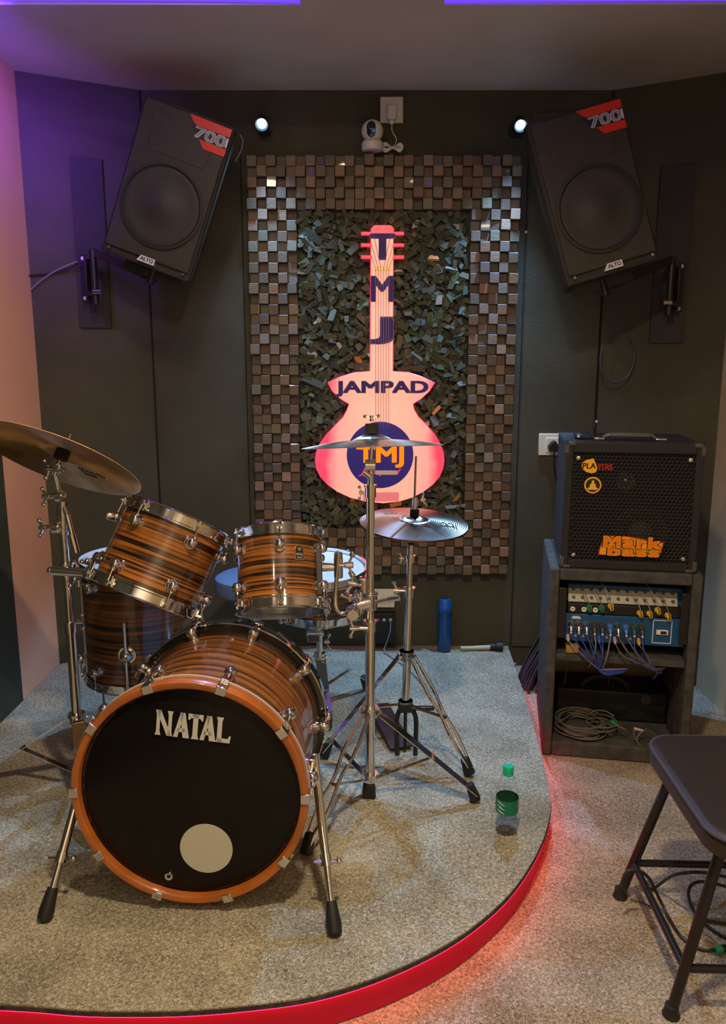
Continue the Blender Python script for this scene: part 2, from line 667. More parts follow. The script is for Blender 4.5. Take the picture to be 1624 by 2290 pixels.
def inset(pl, d):
    out = []
    for i, p in enumerate(pl):
        a = V(pl[max(i - 1, 0)])
        b = V(pl[min(i + 1, len(pl) - 1)])
        t = (b - a).normalized()
        n = V((t.y, -t.x))
        out.append((p[0] + n.x * d, p[1] + n.y * d))
    return out


def close(pl):
    pl = [(max(x, XL + .002), min(y, YW - .001)) for x, y in pl]
    return pl + [(XL + .002, 3.378), (-0.949, YW - .001)]


MB().prism(close(inset(outl, -0.010)), SZ - 0.004, SZ).build('stage_platform', STAGEC, kind='structure', ang=0)
MB().prism(close(inset(outl, -0.0115)), SZ - 0.015, SZ - 0.0042).build('stage_platform_edge', NOSEC, kind='structure', ang=0)
MB().prism(close(inset(outl, 0.006)), 0.0, SZ - 0.0155).build('stage_platform_core', BLACKP, kind='structure', ang=0)
# red LED band under the nosing, following the curved edge
inn = inset(outl, 0.0055)[6:-2]
outb = inset(outl, 0.001)[6:-2]
q = MB()
n = len(inn)
vs = [(x, y, .004) for x, y in inn] + [(x, y, .004) for x, y in outb] + [(x, y, .0845) for x, y in inn] + [(x, y, .0845) for x, y in outb]
fs = []
for i in range(n - 1):
    fs += [(i, i + 1, n + i + 1, n + i), (2 * n + i, 3 * n + i, 3 * n + i + 1, 2 * n + i + 1),
           (n + i, n + i + 1, 3 * n + i + 1, 3 * n + i), (i, 2 * n + i, 2 * n + i + 1, i + 1)]
q.add(vs, fs)
q.build('led_band', REDLED, world=True, label='glowing red LED band wrapped round the curved stage front under the carpet edge', cat='LED strip')
REDTAPE = mat('red_led_tape', (0.5, 0.0, 0.02), 0.6, emit=(1.0, 0.005, 0.035), es=16.0)
inn = inset(outl, -0.002)[6:-2]
outb = inset(outl, -0.011)[6:-2]
q = MB()
vs = [(x, y, .0830) for x, y in inn] + [(x, y, .0830) for x, y in outb] + [(x, y, .0848) for x, y in inn] + [(x, y, .0848) for x, y in outb]
q.add(vs, fs)
q.build('led_tape', REDTAPE, world=True, label='thin red LED tape hidden under the overhanging edge of the stage carpet', cat='LED strip')
# blue LED strips in the coves
for x0, x1, lab in ((-0.225, -0.205, 'blue LED strip in the ceiling cove left of the centre beam'),
                    (0.265, 0.285, 'blue LED strip in the ceiling cove right of the centre beam')):
    MB().bx((x0, 0.4, CEIL + .165), (x1, 2.79, CEIL + .185)).build('led_strip', BLUELED, world=True, label=lab, cat='LED strip', ang=0)
BL2 = mat('violet_led_strip', (0.1, 0.05, 0.6), 0.5, emit=(0.20, 0.05, 1.0), es=34.0)
VLED = mat('violet_led_tube', (0.1, 0.05, 0.6), 0.5, emit=(0.10, 0.035, 1.0), es=1.6)
MB().tube([(-1.25, 2.793, 2.600), (-.9, 2.792, 2.600), (-.5, 2.791, 2.600), (-.205, 2.790, 2.600)], [.0006, .002, .005, .009], n=8, smooth=False).build(
    'led_tube', VLED, world=True, label='violet LED tube along the ceiling edge left of the centre beam', cat='LED strip')
MB().tube([(.265, 2.790, 2.600), (.6, 2.791, 2.600), (.95, 2.792, 2.600), (1.25, 2.793, 2.600)], [.009, .005, .002, .0006], n=8, smooth=False).build(
    'led_tube', VLED, world=True, label='violet LED tube along the ceiling edge right of the centre beam', cat='LED strip')
VL3 = mat('violet_fill_glow', (0.1, 0.05, 0.6), 0.5, emit=(0.14, 0.05, 1.0), es=6.0)  # rod out of view, added to throw violet light on the soffit
MB().cyl((-1.15, 2.69, 2.578), (-.50, 2.69, 2.578), .006, n=8).build('violet_fill_rod', VL3, world=True, label='added violet glow rod hung unseen just under the ceiling at the left', cat='LED strip')
MB().bx((XL + .085, 2.25, 2.49), (XL + .097, 2.74, 2.502)).build(
    'led_strip', BL2, world=True, label='violet LED strip hung near the top of the left wall', cat='LED strip', ang=0)
# downlight fixtures
for i, (x, y, p_) in enumerate(LAMPS):
    q = MB().lathe([(0.07, 0), (0.09, 0), (0.09, -.012), (0.068, -.012)], 32, Matrix.Translation((x, y, 2.735)), closed=True)
    if -0.2 < x < 0.26:
        q = MB().lathe([(0.07, 0), (0.09, 0), (0.09, .02), (0.07, .02)], 32, Matrix.Translation((x, y, 2.565)), closed=True)
    q.build('downlight', WHITEP, world=True, label=['white round downlight under the ceiling beam', 'white round downlight in the left cove above the drums',
             'white round downlight in the right cove behind the viewer', 'white round downlight in the left cove behind the viewer'][i], cat='ceiling light')
SC.view_layers[0].update()
# =================================================================== BLOCK PANEL
BLK = attr_mat('wood_blocks', 0.55, 0.22, 0.35, coat=0.15)
CHIP = attr_mat('wood_chips', 0.65, 0.25, 0.4)
PX0, PX1, PZ0, PZ1 = -0.497, 0.677, 0.475, 2.318
NC, NR, BW = 28, 42, 5
cw, ch = (PX1 - PX0) / NC, (PZ1 - PZ0) / NR
panel = thing('wooden_block_panel', 'wall panel of brown wooden blocks framing dark wood scraps behind the guitar sign',
              'wall panel', loc=((PX0 + PX1) / 2, YW - .01, PZ0))
MB().bx((PX0 + .01, YW - .016, PZ0 + .01), (PX1 - .01, YW - .0005, PZ1 - .01)).build('backing_board', BLACKP, panel, world=True)
q = MB()
for i in range(NC):
    for j in range(NR):
        if BW <= i < NC - BW and BW <= j < NR - BW:
            continue
        x = PX0 + (i + .5) * cw
        z = PZ0 + (j + .5) * ch
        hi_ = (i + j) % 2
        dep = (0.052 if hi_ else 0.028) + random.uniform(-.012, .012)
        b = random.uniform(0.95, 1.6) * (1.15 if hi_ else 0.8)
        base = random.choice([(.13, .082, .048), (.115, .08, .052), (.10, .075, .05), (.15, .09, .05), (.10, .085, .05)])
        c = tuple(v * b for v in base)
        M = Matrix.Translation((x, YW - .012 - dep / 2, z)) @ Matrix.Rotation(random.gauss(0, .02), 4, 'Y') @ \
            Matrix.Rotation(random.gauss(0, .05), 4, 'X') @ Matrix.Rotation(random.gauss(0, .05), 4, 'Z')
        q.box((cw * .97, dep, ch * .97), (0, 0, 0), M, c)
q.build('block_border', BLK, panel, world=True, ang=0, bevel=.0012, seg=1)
q = MB()
ix0, ix1 = PX0 + BW * cw, PX1 - BW * cw
iz0, iz1 = PZ0 + BW * ch, PZ1 - BW * ch
pal = [(.055, .062, .032), (.045, .054, .028), (.070, .075, .040), (.035, .040, .024), (.085, .080, .045), (.05, .068, .026), (.060, .058, .036)]
for _ in range(2600):
    L_ = random.uniform(.018, .062) if random.random() < .93 else random.uniform(.06, .12)
    W_ = random.uniform(.011, .030)
    T_ = random.uniform(.010, .022)
    lay = random.random()
    x = random.uniform(ix0 + .012, ix1 - .012)
    z = random.uniform(iz0 + .012, iz1 - .012)
    a = random.uniform(0, PI)
    L_ = min(L_, 2 * max(.012, min(x - ix0, ix1 - x, z - iz0, iz1 - z)) + .02)
    c = random.choice(pal)
    r_ = random.random()
    if r_ > .992:
        c = (.55, .24, .06)
    elif r_ > .982:
        c = (.30, .30, .28)
    b = random.uniform(.8, 1.75)
    M = Matrix.Translation((x, YW - .02 - lay * .034, z)) @ Matrix.Rotation(a, 4, 'Y') @ \
        Matrix.Rotation(random.gauss(0, .22), 4, 'X') @ Matrix.Rotation(random.gauss(0, .16), 4, 'Z')
    q.box((L_, T_, W_), (0, 0, 0), M, tuple(v * b for v in c), taper=random.uniform(.6, 1))
for p_ in q.v:
    p_.y = min(p_.y, YW - .003)
q.build('scrap_wood_field', CHIP, panel, world=True, ang=0, kind='stuff')

# =================================================================== GUITAR SIGN
GY = YW - 0.105
m, nt, p, out = newmat('backlit_acrylic')
tc = N(nt, 'ShaderNodeTexCoord')
sp = N(nt, 'ShaderNodeSeparateXYZ')
nt.links.new(tc.outputs['Object'], sp.inputs[0])
ab = N(nt, 'ShaderNodeMath', operation='ABSOLUTE')
nt.links.new(sp.outputs[0], ab.inputs[0])
sc_ = N(nt, 'ShaderNodeMath', operation='MULTIPLY_ADD')   # |x| + k*z : pink at the outer flanks and at the upper tips
sc_.inputs[1].default_value = 0.05
nt.links.new(sp.outputs[2], sc_.inputs[0])
nt.links.new(ab.outputs[0], sc_.inputs[2])
no = N(nt, 'ShaderNodeTexNoise', i_Scale=9.0, i_Detail=2.0)
nt.links.new(tc.outputs['Object'], no.inputs['Vector'])
s2 = N(nt, 'ShaderNodeMath', operation='MULTIPLY_ADD')
s2.inputs[1].default_value = 0.05
nt.links.new(no.outputs['Fac'], s2.inputs[0])
nt.links.new(sc_.outputs[0], s2.inputs[2])
rp = N(nt, 'ShaderNodeValToRGB')
e = rp.color_ramp.elements
e[0].position = 0.15
e[0].color = (1.0, 0.41, 0.29, 1)
e[1].position = 0.285
e[1].color = (1.0, 0.055, 0.11, 1)
x = e.new(0.235)
x.color = (1.0, 0.34, 0.28, 1)
nt.links.new(s2.outputs[0], rp.inputs[0])
nt.links.new(rp.outputs[0], p.inputs['Emission Color'])
nt.links.new(rp.outputs[0], p.inputs['Base Color'])
p.inputs['Emission Strength'].default_value = 0.80
p.inputs['Roughness'].default_value = 0.2
ACRY = m
PINKL = mat('pink_lit_acrylic', (0.8, 0.05, 0.08), 0.25, emit=(1.0, 0.045, 0.09), es=0.75)
PINKE = mat('hot_pink_led_edge', (0.8, 0.05, 0.08), 0.4, emit=(1.0, 0.04, 0.10), es=.7)
VIN = mat('slate_vinyl', (0.05, 0.035, 0.085), 0.4, emit=(0.085, 0.045, 0.13), es=0.5)
VIN2 = mat('navy_disc_vinyl', (0.016, 0.012, 0.11), 0.25, emit=(0.03, 0.016, 0.16), es=0.55)
ORAN = mat('orange_vinyl', (0.85, 0.28, 0.02), 0.4, emit=(1.0, 0.27, 0.01), es=0.75)
TAPE = mat('beige_tape', (0.55, 0.42, 0.25), 0.5, emit=(0.6, 0.4, 0.2), es=0.25)


def gp(cx, cy):
    """crop coordinate of the sign -> (x, z) on the sign plane"""
    P = at(660 + cx / 3.2725, 480 + cy / 3.2725, GY)
    return (P.x, P.z)


cxm = 633
halfR = [(722, 1146), (830, 1158), (930, 1190), (1022, 1234), (985, 1290), (925, 1345), (862, 1386), (872, 1430), (905, 1485),
         (965, 1545), (1020, 1610), (1062, 1680), (1086, 1745), (1092, 1800), (1084, 1860), (1058, 1920), (1010, 1975),
         (945, 2025), (860, 2070), (760, 2100), (645, 2112)]
halfL = [(552, 1146), (440, 1158), (330, 1190), (240, 1232), (272, 1290), (330, 1345), (396, 1386), (382, 1430), (352, 1485),
         (295, 1545), (235, 1610), (182, 1680), (155, 1745), (148, 1800), (156, 1860), (185, 1920), (235, 1975),
         (305, 2025), (400, 2070), (520, 2100), (640, 2112)]
neckT = [(718, 140), (722, 100), (705, 82), (690, 78), (590, 78), (575, 82), (560, 100), (560, 140)]
org = at(660 + 633 / 3.2725, 1122, GY)
sign = thing('guitar_sign', 'glowing pink and peach guitar shaped sign with blue TMJ disc on the block panel', 'illuminated sign',
             loc=(org.x, GY, org.z))
seqp = [(552, 1146), (558, 140)] + neckT[::-1][1:] + [(718, 140)] + [(714, 1146)] + halfR[1:] + halfL[::-1][1:-1]
poly = [gp(*a) for a in seqp]
FM = Matrix(((1, 0, 0, 0), (0, 0, 1, 0), (0, 1, 0, 0), (0, 0, 0, 1)))  # prism (x,z) with height along y
MB().prism(poly, GY, GY + .022, FM).build('lightbox_face', ACRY, sign, world=True, ang=25)
q = MB()
rim = [V((a, GY + .024, b)) for a, b in poly]
q.tube(rim, .004, n=6, closed=True, smooth=False)
q.build('led_edge', PINKE, sign, world=True)
# pegs and headstock cap
MB().prism([gp(*a) for a in neckT[::-1][0:]] + [gp(718, 150), gp(560, 150)], GY - .004, GY + .018, FM).build(
    'headstock_cap', PINKL, sign, world=True)
for cy in (137, 222, 310):
    for a, b in ((482, 562), (718, 800)):
        x0, z0 = gp(a, cy + 13)
        x1, z1 = gp(b, cy - 13)
        MB().bx((x0, GY - .002, z0), (x1, GY + .018, z1)).build('tuning_peg', PINKL, sign, world=True, bevel=.003)


def gtext(body, x0, x1, y0, y1, m_, name, bold=0.03, shear=0.0, d=.002, up=False):
    a = gp((x0 + x1) / 2, (y0 + y1) / 2)
    w_ = gp(x1, y1)[0] - gp(x0, y0)[0]
    h_ = gp(x0, y0)[1] - gp(x1, y1)[1]
    M = Matrix.Translation((a[0], GY, a[1])) @ Matrix.Rotation(PI / 2, 4, 'X')
    return MB().text(body, w_, h_, 0.0, d, M, bold, shear).build(name, m_, sign, world=True, ang=0)


gtext('T', 560, 720, 146, 326, VIN, 'vinyl_letter', .05, d=.0055)
gtext('M', 562, 712, 452, 635, VIN, 'vinyl_letter', .035)
gtext('J', 560, 698, 757, 940, VIN, 'vinyl_letter', .035)
gtext('JAMPAD', 300, 968, 1220, 1330, VIN, 'vinyl_lettering', .042, d=.003)
dc = gp(622, 1760)
rr = (gp(866, 1760)[0] - gp(378, 1760)[0]) / 2
MB().lathe([(0, 0), (rr, 0), (rr, .003), (0, .003)], 64, Matrix.Translation((dc[0], GY, dc[1])) @ Matrix.Rotation(PI / 2, 4, 'X')).build(
    'navy_disc', VIN2, sign, world=True)
gtext('TMJ', 456, 790, 1700, 1848, ORAN, 'orange_lettering', .03, d=.006)
gtext('Jampad', 465, 775, 1858, 1912, PINKL, 'script_lettering', .0, .35, d=.0055)
a, b = gp(590, 1902), gp(748, 1872)
MB().bx((a[0], GY - .008, a[1]), (b[0], GY - .0061, b[1])).build('tape_strip', TAPE, sign, world=True)
a, b = gp(497, 2098), gp(760, 2032)
MB().bx((a[0], GY - .002, a[1]), (b[0], GY, b[1])).build('pink_patch', mat('dull_pink_patch', (.5, .2, .2), .5, emit=(.85, .16, .17), es=.7), sign, world=True)
GOLD = mat('gold', (0.75, 0.5, 0.16), 0.3, 1.0)
q = MB()
for i in range(5):
    a, b = gp(577 + i * 25, 409), gp(600 + i * 25, 385)
    q.bx((a[0], GY - .010, a[1]), (b[0], GY - .0005, b[1]))
q.build('string_nut', GOLD, sign, world=True, bevel=.001)
STR = mat('sign_string', (0.42, 0.22, 0.16), 0.5, 0.3)
q = MB()
for i, (xt, yt) in enumerate(((560, 310), (560, 225), (575, 150), (700, 150), (718, 225), (718, 310))):
    xb = 590 + i * 19
    pts = [(xt, yt), (xb, 395), (xb, 1560)]
    q = MB()
    q.tube([V((gp(*c)[0], GY - .011, gp(*c)[1])) for c in pts], .0011, n=5, smooth=False)
    q.build('string', STR, sign, world=True)

# =================================================================== WALL FITTINGS
# recessed wall spots
LENS = mat('cold_led_lens', (0.8, 0.9, 1.0), 0.2, emit=(0.30, 0.68, 1.0), es=7)
for px, py, lab in ((585, 272, 'small cold white spot lamp on the wall beside the left loudspeaker'),
                    (1165, 275, 'small cold white spot lamp on the wall beside the right loudspeaker')):
    P = at(px, py, YW - .10)
    t = thing('spot_lamp', lab, 'spot lamp', loc=(P.x, YW - .002, P.z))
    aim = V((0, -.80, -.60)).normalized()
    c0 = V((P.x, YW - .085, P.z))
    MB().cyl((P.x, YW - .012, P.z), (P.x, YW - .0005, P.z), .035, n=24).build('wall_plate', BLACKP, t, world=True)
    MB().cyl((P.x, YW - .012, P.z), c0 - aim * .02, .009, n=10).build('bracket', BLACKP, t, world=True)
    MB().lathe([(0, 0), (.022, 0), (.030, .05), (.026, .05), (.022, .036), (0, .036)], 28, axisM(c0 - aim * .03, aim)).build(
        'lamp_head', BLACKM, t, world=True)
    MB().sphere((0, 0, .040), .021, 20, 10, (1, 1, .45), axisM(c0 - aim * .03, aim)).build('lens', LENS, t, world=True)

# CCTV camera
P = at(833, 330, YW - .07)
pc = thing('security_camera', 'white round pan tilt security camera mounted above the block panel', 'camera', loc=(P.x, YW - .07, P.z - .004))
bz = P.z
MB().lathe([(0, 0), (.040, 0), (.045, .004), (.046, .030), (.040, .038), (0, .038)], 40, Matrix.Translation((P.x, YW - .062, bz - .012))).build(
    'camera_base', WHITEP, pc, world=True)
cc = V((P.x, YW - .065, bz + .065))
MB().sphere(cc, .046, 32, 20).build('camera_head', WHITEP, pc, world=True)
q = MB()
MG = Matrix.Translation(cc) @ Matrix.Rotation(R(-8), 4, 'Z')
vs, fs = [], []
for j in range(11):
    for i in range(9):
        u = -0.42 + .84 * i / 8
        v_ = -0.75 + 1.5 * j / 10
        sq = math.sqrt(max(0.0, 1 - abs(v_ / .76) ** 4))
        u *= sq
        vs.append((math.sin(u) * math.cos(v_) * .0472, -math.cos(u) * math.cos(v_) * .0472, math.sin(v_) * .0472))
for j in range(10):
    for i in range(8):
        fs.append((j * 9 + i, j * 9 + i + 1, (j + 1) * 9 + i + 1, (j + 1) * 9 + i))
q.add(vs, fs, MG)
q.build('black_visor', mat('glossy_black', (.006, .008, .012), .05, coat=1.0), pc, world=True)
MB().sphere(cc + V((.004, -.043, -.006)), .009, 14, 8, (1, .6, 1)).build('camera_lens', mat('blue_glass', (.02, .16, .45), .05, coat=1, emit=(.02, .2, .6), es=.25), pc, world=True)


def plate(name, lab, cat, x, z, w_, h_, m_, wins, surface=YW, depth=.010, group=None):
    t = thing(name, lab, cat, loc=(x, surface, z - h_ / 2))
    MB().bx((x - w_ / 2, surface - depth, z - h_ / 2), (x + w_ / 2, surface - .0003, z + h_ / 2)).build('plate', m_, t, world=True, bevel=.003)
    for (a, b, c, d_) in wins:
        MB().bx((x + a, surface - depth - .004, z + b), (x + c, surface - depth + .001, z + d_)).build('module', m_, t, world=True, bevel=.0015)
    return t


P = at(876, 247, YW)
t = plate('wall_socket', 'white square wall socket above the security camera', 'socket', P.x, P.z, .098, .104, WHITEP, [(-.025, -.035, .025, .02)])
ux, uz = P.x, P.z
t = thing('usb_adapter', 'white charger plug in the socket above the camera', 'charger', loc=(P.x, YW - .03, P.z - .03))
MB().bx((P.x - .018, YW - .052, P.z - .048), (P.x + .018, YW - .0145, P.z + .008)).build('adapter_body', WHITEP, t, world=True, bevel=.004)
MB().bx((P.x - .008, YW - .046, P.z - .066), (P.x + .008, YW - .032, P.z - .0482)).build('usb_plug', WHITEP, t, world=True, bevel=.002)
pts = [(ux, YW - .038, uz - .0665), (ux + .002, YW - .03, uz - .09), (ux + .020, YW - .026, uz - .12), (ux + .014, YW - .03, uz - .145), (ux - .008, YW - .04, uz - .162)]
cz = bz - .012 + .012
cxx = ux + .004
q = MB()
q.tube(pts, .0022, n=6)
loops = []
for k in range(5):
    o_ = k * .0035
    q.tube([(cxx - .052 + o_, YW - .045 - o_, cz + .010), (cxx - .03, YW - .045, cz + .026 - o_), (cxx, YW - .048 + o_, cz + .004 + o_ / 2), (cxx + .03, YW - .045, cz + .024 - o_),
            (cxx + .044 - o_, YW - .05, cz + .008), (cxx + .03, YW - .052, cz - .012 + o_), (cxx, YW - .05 - o_, cz + .001), (cxx - .03, YW - .052, cz - .014 + o_)],
           .0022, n=6, closed=True)
q.tube([(cxx - .012, YW - .056, cz - .008), (cxx - .012, YW - .056, cz + .012)], .004, n=6, smooth=False)
q.build('cable', WHITEP, world=True, label='thin white cable coiled in a bundle beside the security camera', cat='cable')

# lower wall socket, black box and its cable (behind the centre cymbal stand)
P = at(858, 1337, YW)
plate('wall_socket', 'cream switch plate low on the wall behind the centre cymbal stand', 'socket', P.x, P.z, .105, .092, CREAMP,
      [(-.035, -.025, -.002, .025), (.002, -.025, .035, .025)])
P = at(859, 1404, YW - .04)
t = thing('junction_box', 'black box with small jacks fixed below the cream switch plate', 'junction box', loc=(P.x, YW, P.z - .08))
MB().bx((P.x - .054, YW - .05, P.z - .075), (P.x + .054, YW - .001, P.z + .072)).build('housing', BLACKP, t, world=True, bevel=.003)
q = MB()
for i in range(3):
    q = MB()
    q.cyl((P.x - .03 + i * .03, YW - .056, P.z + .045), (P.x - .03 + i * .03, YW - .0501, P.z + .045), .008, n=14)
    q.build('jack', [mat('red_jack', (.5, .05, .03), .4), CHROME, CHROME][i], t, world=True)
GREYC = mat('grey_cable', (0.22, 0.22, 0.22), 0.5)
MB().tube([(P.x + .03, YW - .058, P.z + .042), (P.x + .028, YW - .08, P.z + .0), (P.x + .01, YW - .09, P.z - .06), (P.x + .0, YW - .1, SZ + .02),
           (P.x + .02, YW - .14, SZ + .006), (P.x + .1, YW - .3, SZ + .005), (P.x + .16, YW - .5, SZ + .005)], .0028, n=6).build(
    'cable', GREYC, world=True, label='thin grey cable hanging from the black jack box down to the stage', cat='cable')

# right wall socket with black plug and cord
P = at(1233, 993, YW)
t = plate('wall_socket', 'cream double socket on the wall left of the bass amplifier', 'socket', P.x - .0, P.z, .125, .100, CREAMP, [(-.03, -.035, .035, .03)], surface=YW - .0125)
t = thing('power_plug', 'black power plug with cord in the socket beside the amplifier', 'plug', loc=(P.x, YW - .03, P.z - .03))
MB().prism([(-.020, -.028), (.022, -.03), (.024, -.008), (.004, .022), (-.012, .012), (-.024, -.006)], YW - .062, YW - .0275,
           Matrix.Translation((P.x, 0, P.z)) @ FM).build('plug_body', BLACKP, t, world=True, bevel=.003)
MB().tube([(P.x + .003, YW - .05, P.z - .025), (P.x + .005, YW - .05, P.z - .09), (P.x + .02, YW - .05, P.z - .17), (P.x + .03, YW - .08, P.z - .3), (P.x + .06, YW - .08, P.z - .55)],
          .004, n=8).build('cord', BLACKP, t, world=True)

# mounting boards and loudspeakers
BRD = mat('dark_board', (0.042, 0.034, 0.028), 0.8, var=.2, vs=5)
SPKM = mat('loudspeaker_plastic', (0.026, 0.024, 0.017), 0.5, bump=.3, bs=500, spec=.4)
GRIL = mat('speaker_grille', (0.042, 0.038, 0.024), 0.55, var=.12, vs=30, spec=.4)
CONE = mat('speaker_cone', (0.034, 0.031, 0.021), 0.6)
REDS = mat('red_sticker', (0.75, 0.035, 0.018), 0.35)
WHTS = mat('white_sticker', (0.75, 0.74, 0.72), 0.4)


def angle_wall(side, x):
    if side < 0:
        t_ = (x - XL) / (-0.95 - XL)
        return 3.38 + t_ * (YW - 3.38)
    t_ = (x - 1.067) / (XR - 1.067)
    return YW + t_ * (3.36 - YW)


def speaker(side, pos, yaw, pit, rol, lab):
    W, H, D = .36, .60, .30
    M = Matrix.Translation(pos) @ Matrix.Rotation(yaw, 4, 'Z') @ Matrix.Rotation(pit, 4, 'X') @ Matrix.Rotation(rol, 4, 'Y')
    t = thing('loudspeaker', lab, 'loudspeaker', M=M)
    # cabinet: shallow curved front, tapering back
    q = MB()
    prof = [(-W / 2, .012), (-W / 2, .05), (-W * .30, D), (W * .30, D), (W / 2, .05), (W / 2, .012)]
    q.prism([(a, b) for a, b in prof], -H / 2, H / 2)
    q.build('cabinet', SPKM, t, bevel=.012, seg=3)
    MB().prism([(-W / 2 + .012, -H / 2 + .03), (W / 2 - .012, -H / 2 + .03), (W / 2 - .012, H / 2 - .012), (-W / 2 + .012, H / 2 - .012)],
               .0, .013, Matrix(((1, 0, 0, 0), (0, 0, 1, 0), (0, 1, 0, 0), (0, 0, 0, 1)))).build('front_grille', GRIL, t, bevel=.004)
    wz = -.065
    T_ = Matrix.Translation((0, 0, wz)) @ Matrix.Rotation(PI / 2, 4, 'X')
    MB().lathe([(.158, -.002), (.160, .008), (.150, .010), (.143, .003), (.143, -.002)], 64, T_).build('woofer_ring', SPKM, t)
    MB().lathe([(.143, .002), (.132, .0035), (.120, .0022), (.060, .0015), (.050, .006), (.0, .010)], 64, T_).build('woofer', CONE, t)
    MB().prism([(-.11, .115), (.11, .115), (.13, .25), (-.13, .25)], -.0015, .004, Matrix(((1, 0, 0, 0), (0, 0, 1, 0), (0, 1, 0, 0), (0, 0, 0, 1)))).build('horn_panel', GRIL, t, bevel=.003)
    FR = Matrix(((1, 0, 0, 0), (0, 0, 1, 0), (0, 1, 0, 0), (0, 0, 0, 1)))
    st = MB().prism([(.004, H / 2 - .014), (W / 2 - .010, H / 2 - .014), (W / 2 - .010, H / 2 - .044), (.036, H / 2 - .044), (.022, H / 2 - .034)], -.004, -.0016, FR).build('sticker', REDS, t)
    MB().prism([(.062, H / 2 - .088), (W / 2 - .010, H / 2 - .088), (W / 2 - .010, H / 2 - .116), (.088, H / 2 - .116)], -.004, -.0016, FR).build('sticker_stripe', REDS, st)
    TM = Matrix.Translation((.1005, -.0016, H / 2 - .066)) @ Matrix.Rotation(PI / 2, 4, 'X')
    MB().prism([(.02, H / 2 - .044), (W / 2 - .010, H / 2 - .044), (W / 2 - .010, H / 2 - .088), (.05, H / 2 - .088)], -.003, -.0015, FR).build('sticker_ground', BLACKP, st)
    MB().text('700', .118, .038, .0015, .003, TM, .035).build('sticker_number', WHTS, st, ang=0)
    MB().bx((.1625, -.0045, H / 2 - .083), (.1685, -.003, H / 2 - .049)).build('sticker_stroke', WHTS, st)
    bd = MB().prism([(-.034, -H / 2 + .013), (.034, -H / 2 + .013), (.034, -H / 2 + .037), (-.022, -H / 2 + .037), (-.034, -H / 2 + .016)], -.004, .011, FR).build('badge', WHTS, t)
    MB().text('ALTO', .05, .014, 0, .001, Matrix.Translation((.003, -.004, -H / 2 + .026)) @ Matrix.Rotation(PI / 2, 4, 'X'), .02).build('badge_lettering', BLACKP, bd, ang=0)
    for sx in (-1, 1):
        q = MB().cyl((sx * .15, -.001, -H / 2 + .022), (sx * .15, .012, -H / 2 + .022), .006, n=10)
        q.build('screw', CHROME2, t)
    return t, M


sL, ML = speaker(-1, (-.751, 3.174, 2.102), R(0.2), R(1.5), R(20.2), 'black loudspeaker tilted right on the left wall with red 700 sticker')
sR, MR = speaker(1, (.847, 3.03, 2.066), R(2), R(-5), R(-16.4), 'black loudspeaker tilted left on the right wall with red 700 sticker')


def board(x0, x1, z0, z1, side, lab):
    a = V((x0, angle_wall(side, x0) - .001, 0))
    b = V((x1, angle_wall(side, x1) - .001, 0))
    q = MB()
    n_ = V((0, -.014, 0))
    q.add([a + V((0, 0, z0)), b + V((0, 0, z0)), b + V((0, 0, z1)), a + V((0, 0, z1)),
           a + n_ + V((0, 0, z0)), b + n_ + V((0, 0, z0)), b + n_ + V((0, 0, z1)), a + n_ + V((0, 0, z1))],
          [(0, 1, 2, 3), (7, 6, 5, 4), (0, 4, 5, 1), (1, 5, 6, 2), (2, 6, 7, 3), (3, 7, 4, 0)])
    q.build('mounting_board', BRD, world=True, ang=0, bevel=.002, label=lab, cat='board')


def yx(px, py, side):
    Y = 3.5
    for _ in range(20):
        P_ = at(px, py, Y)
        Y = angle_wall(side, P_.x)
    return P_


a, b = yx(182, 733, -1), yx(252, 733, -1)
tz = yx(170, 350, -1)
board(a.x, b.x, a.z, tz.z, -1, 'tall dark wooden board on the wall behind the left speaker bracket')
a, b = yx(1450, 768, 1), yx(1524, 768, 1)
tz2 = yx(1545, 365, 1)
board(a.x, b.x, a.z, tz2.z, 1, 'tall dark wooden board on the wall behind the right speaker bracket')


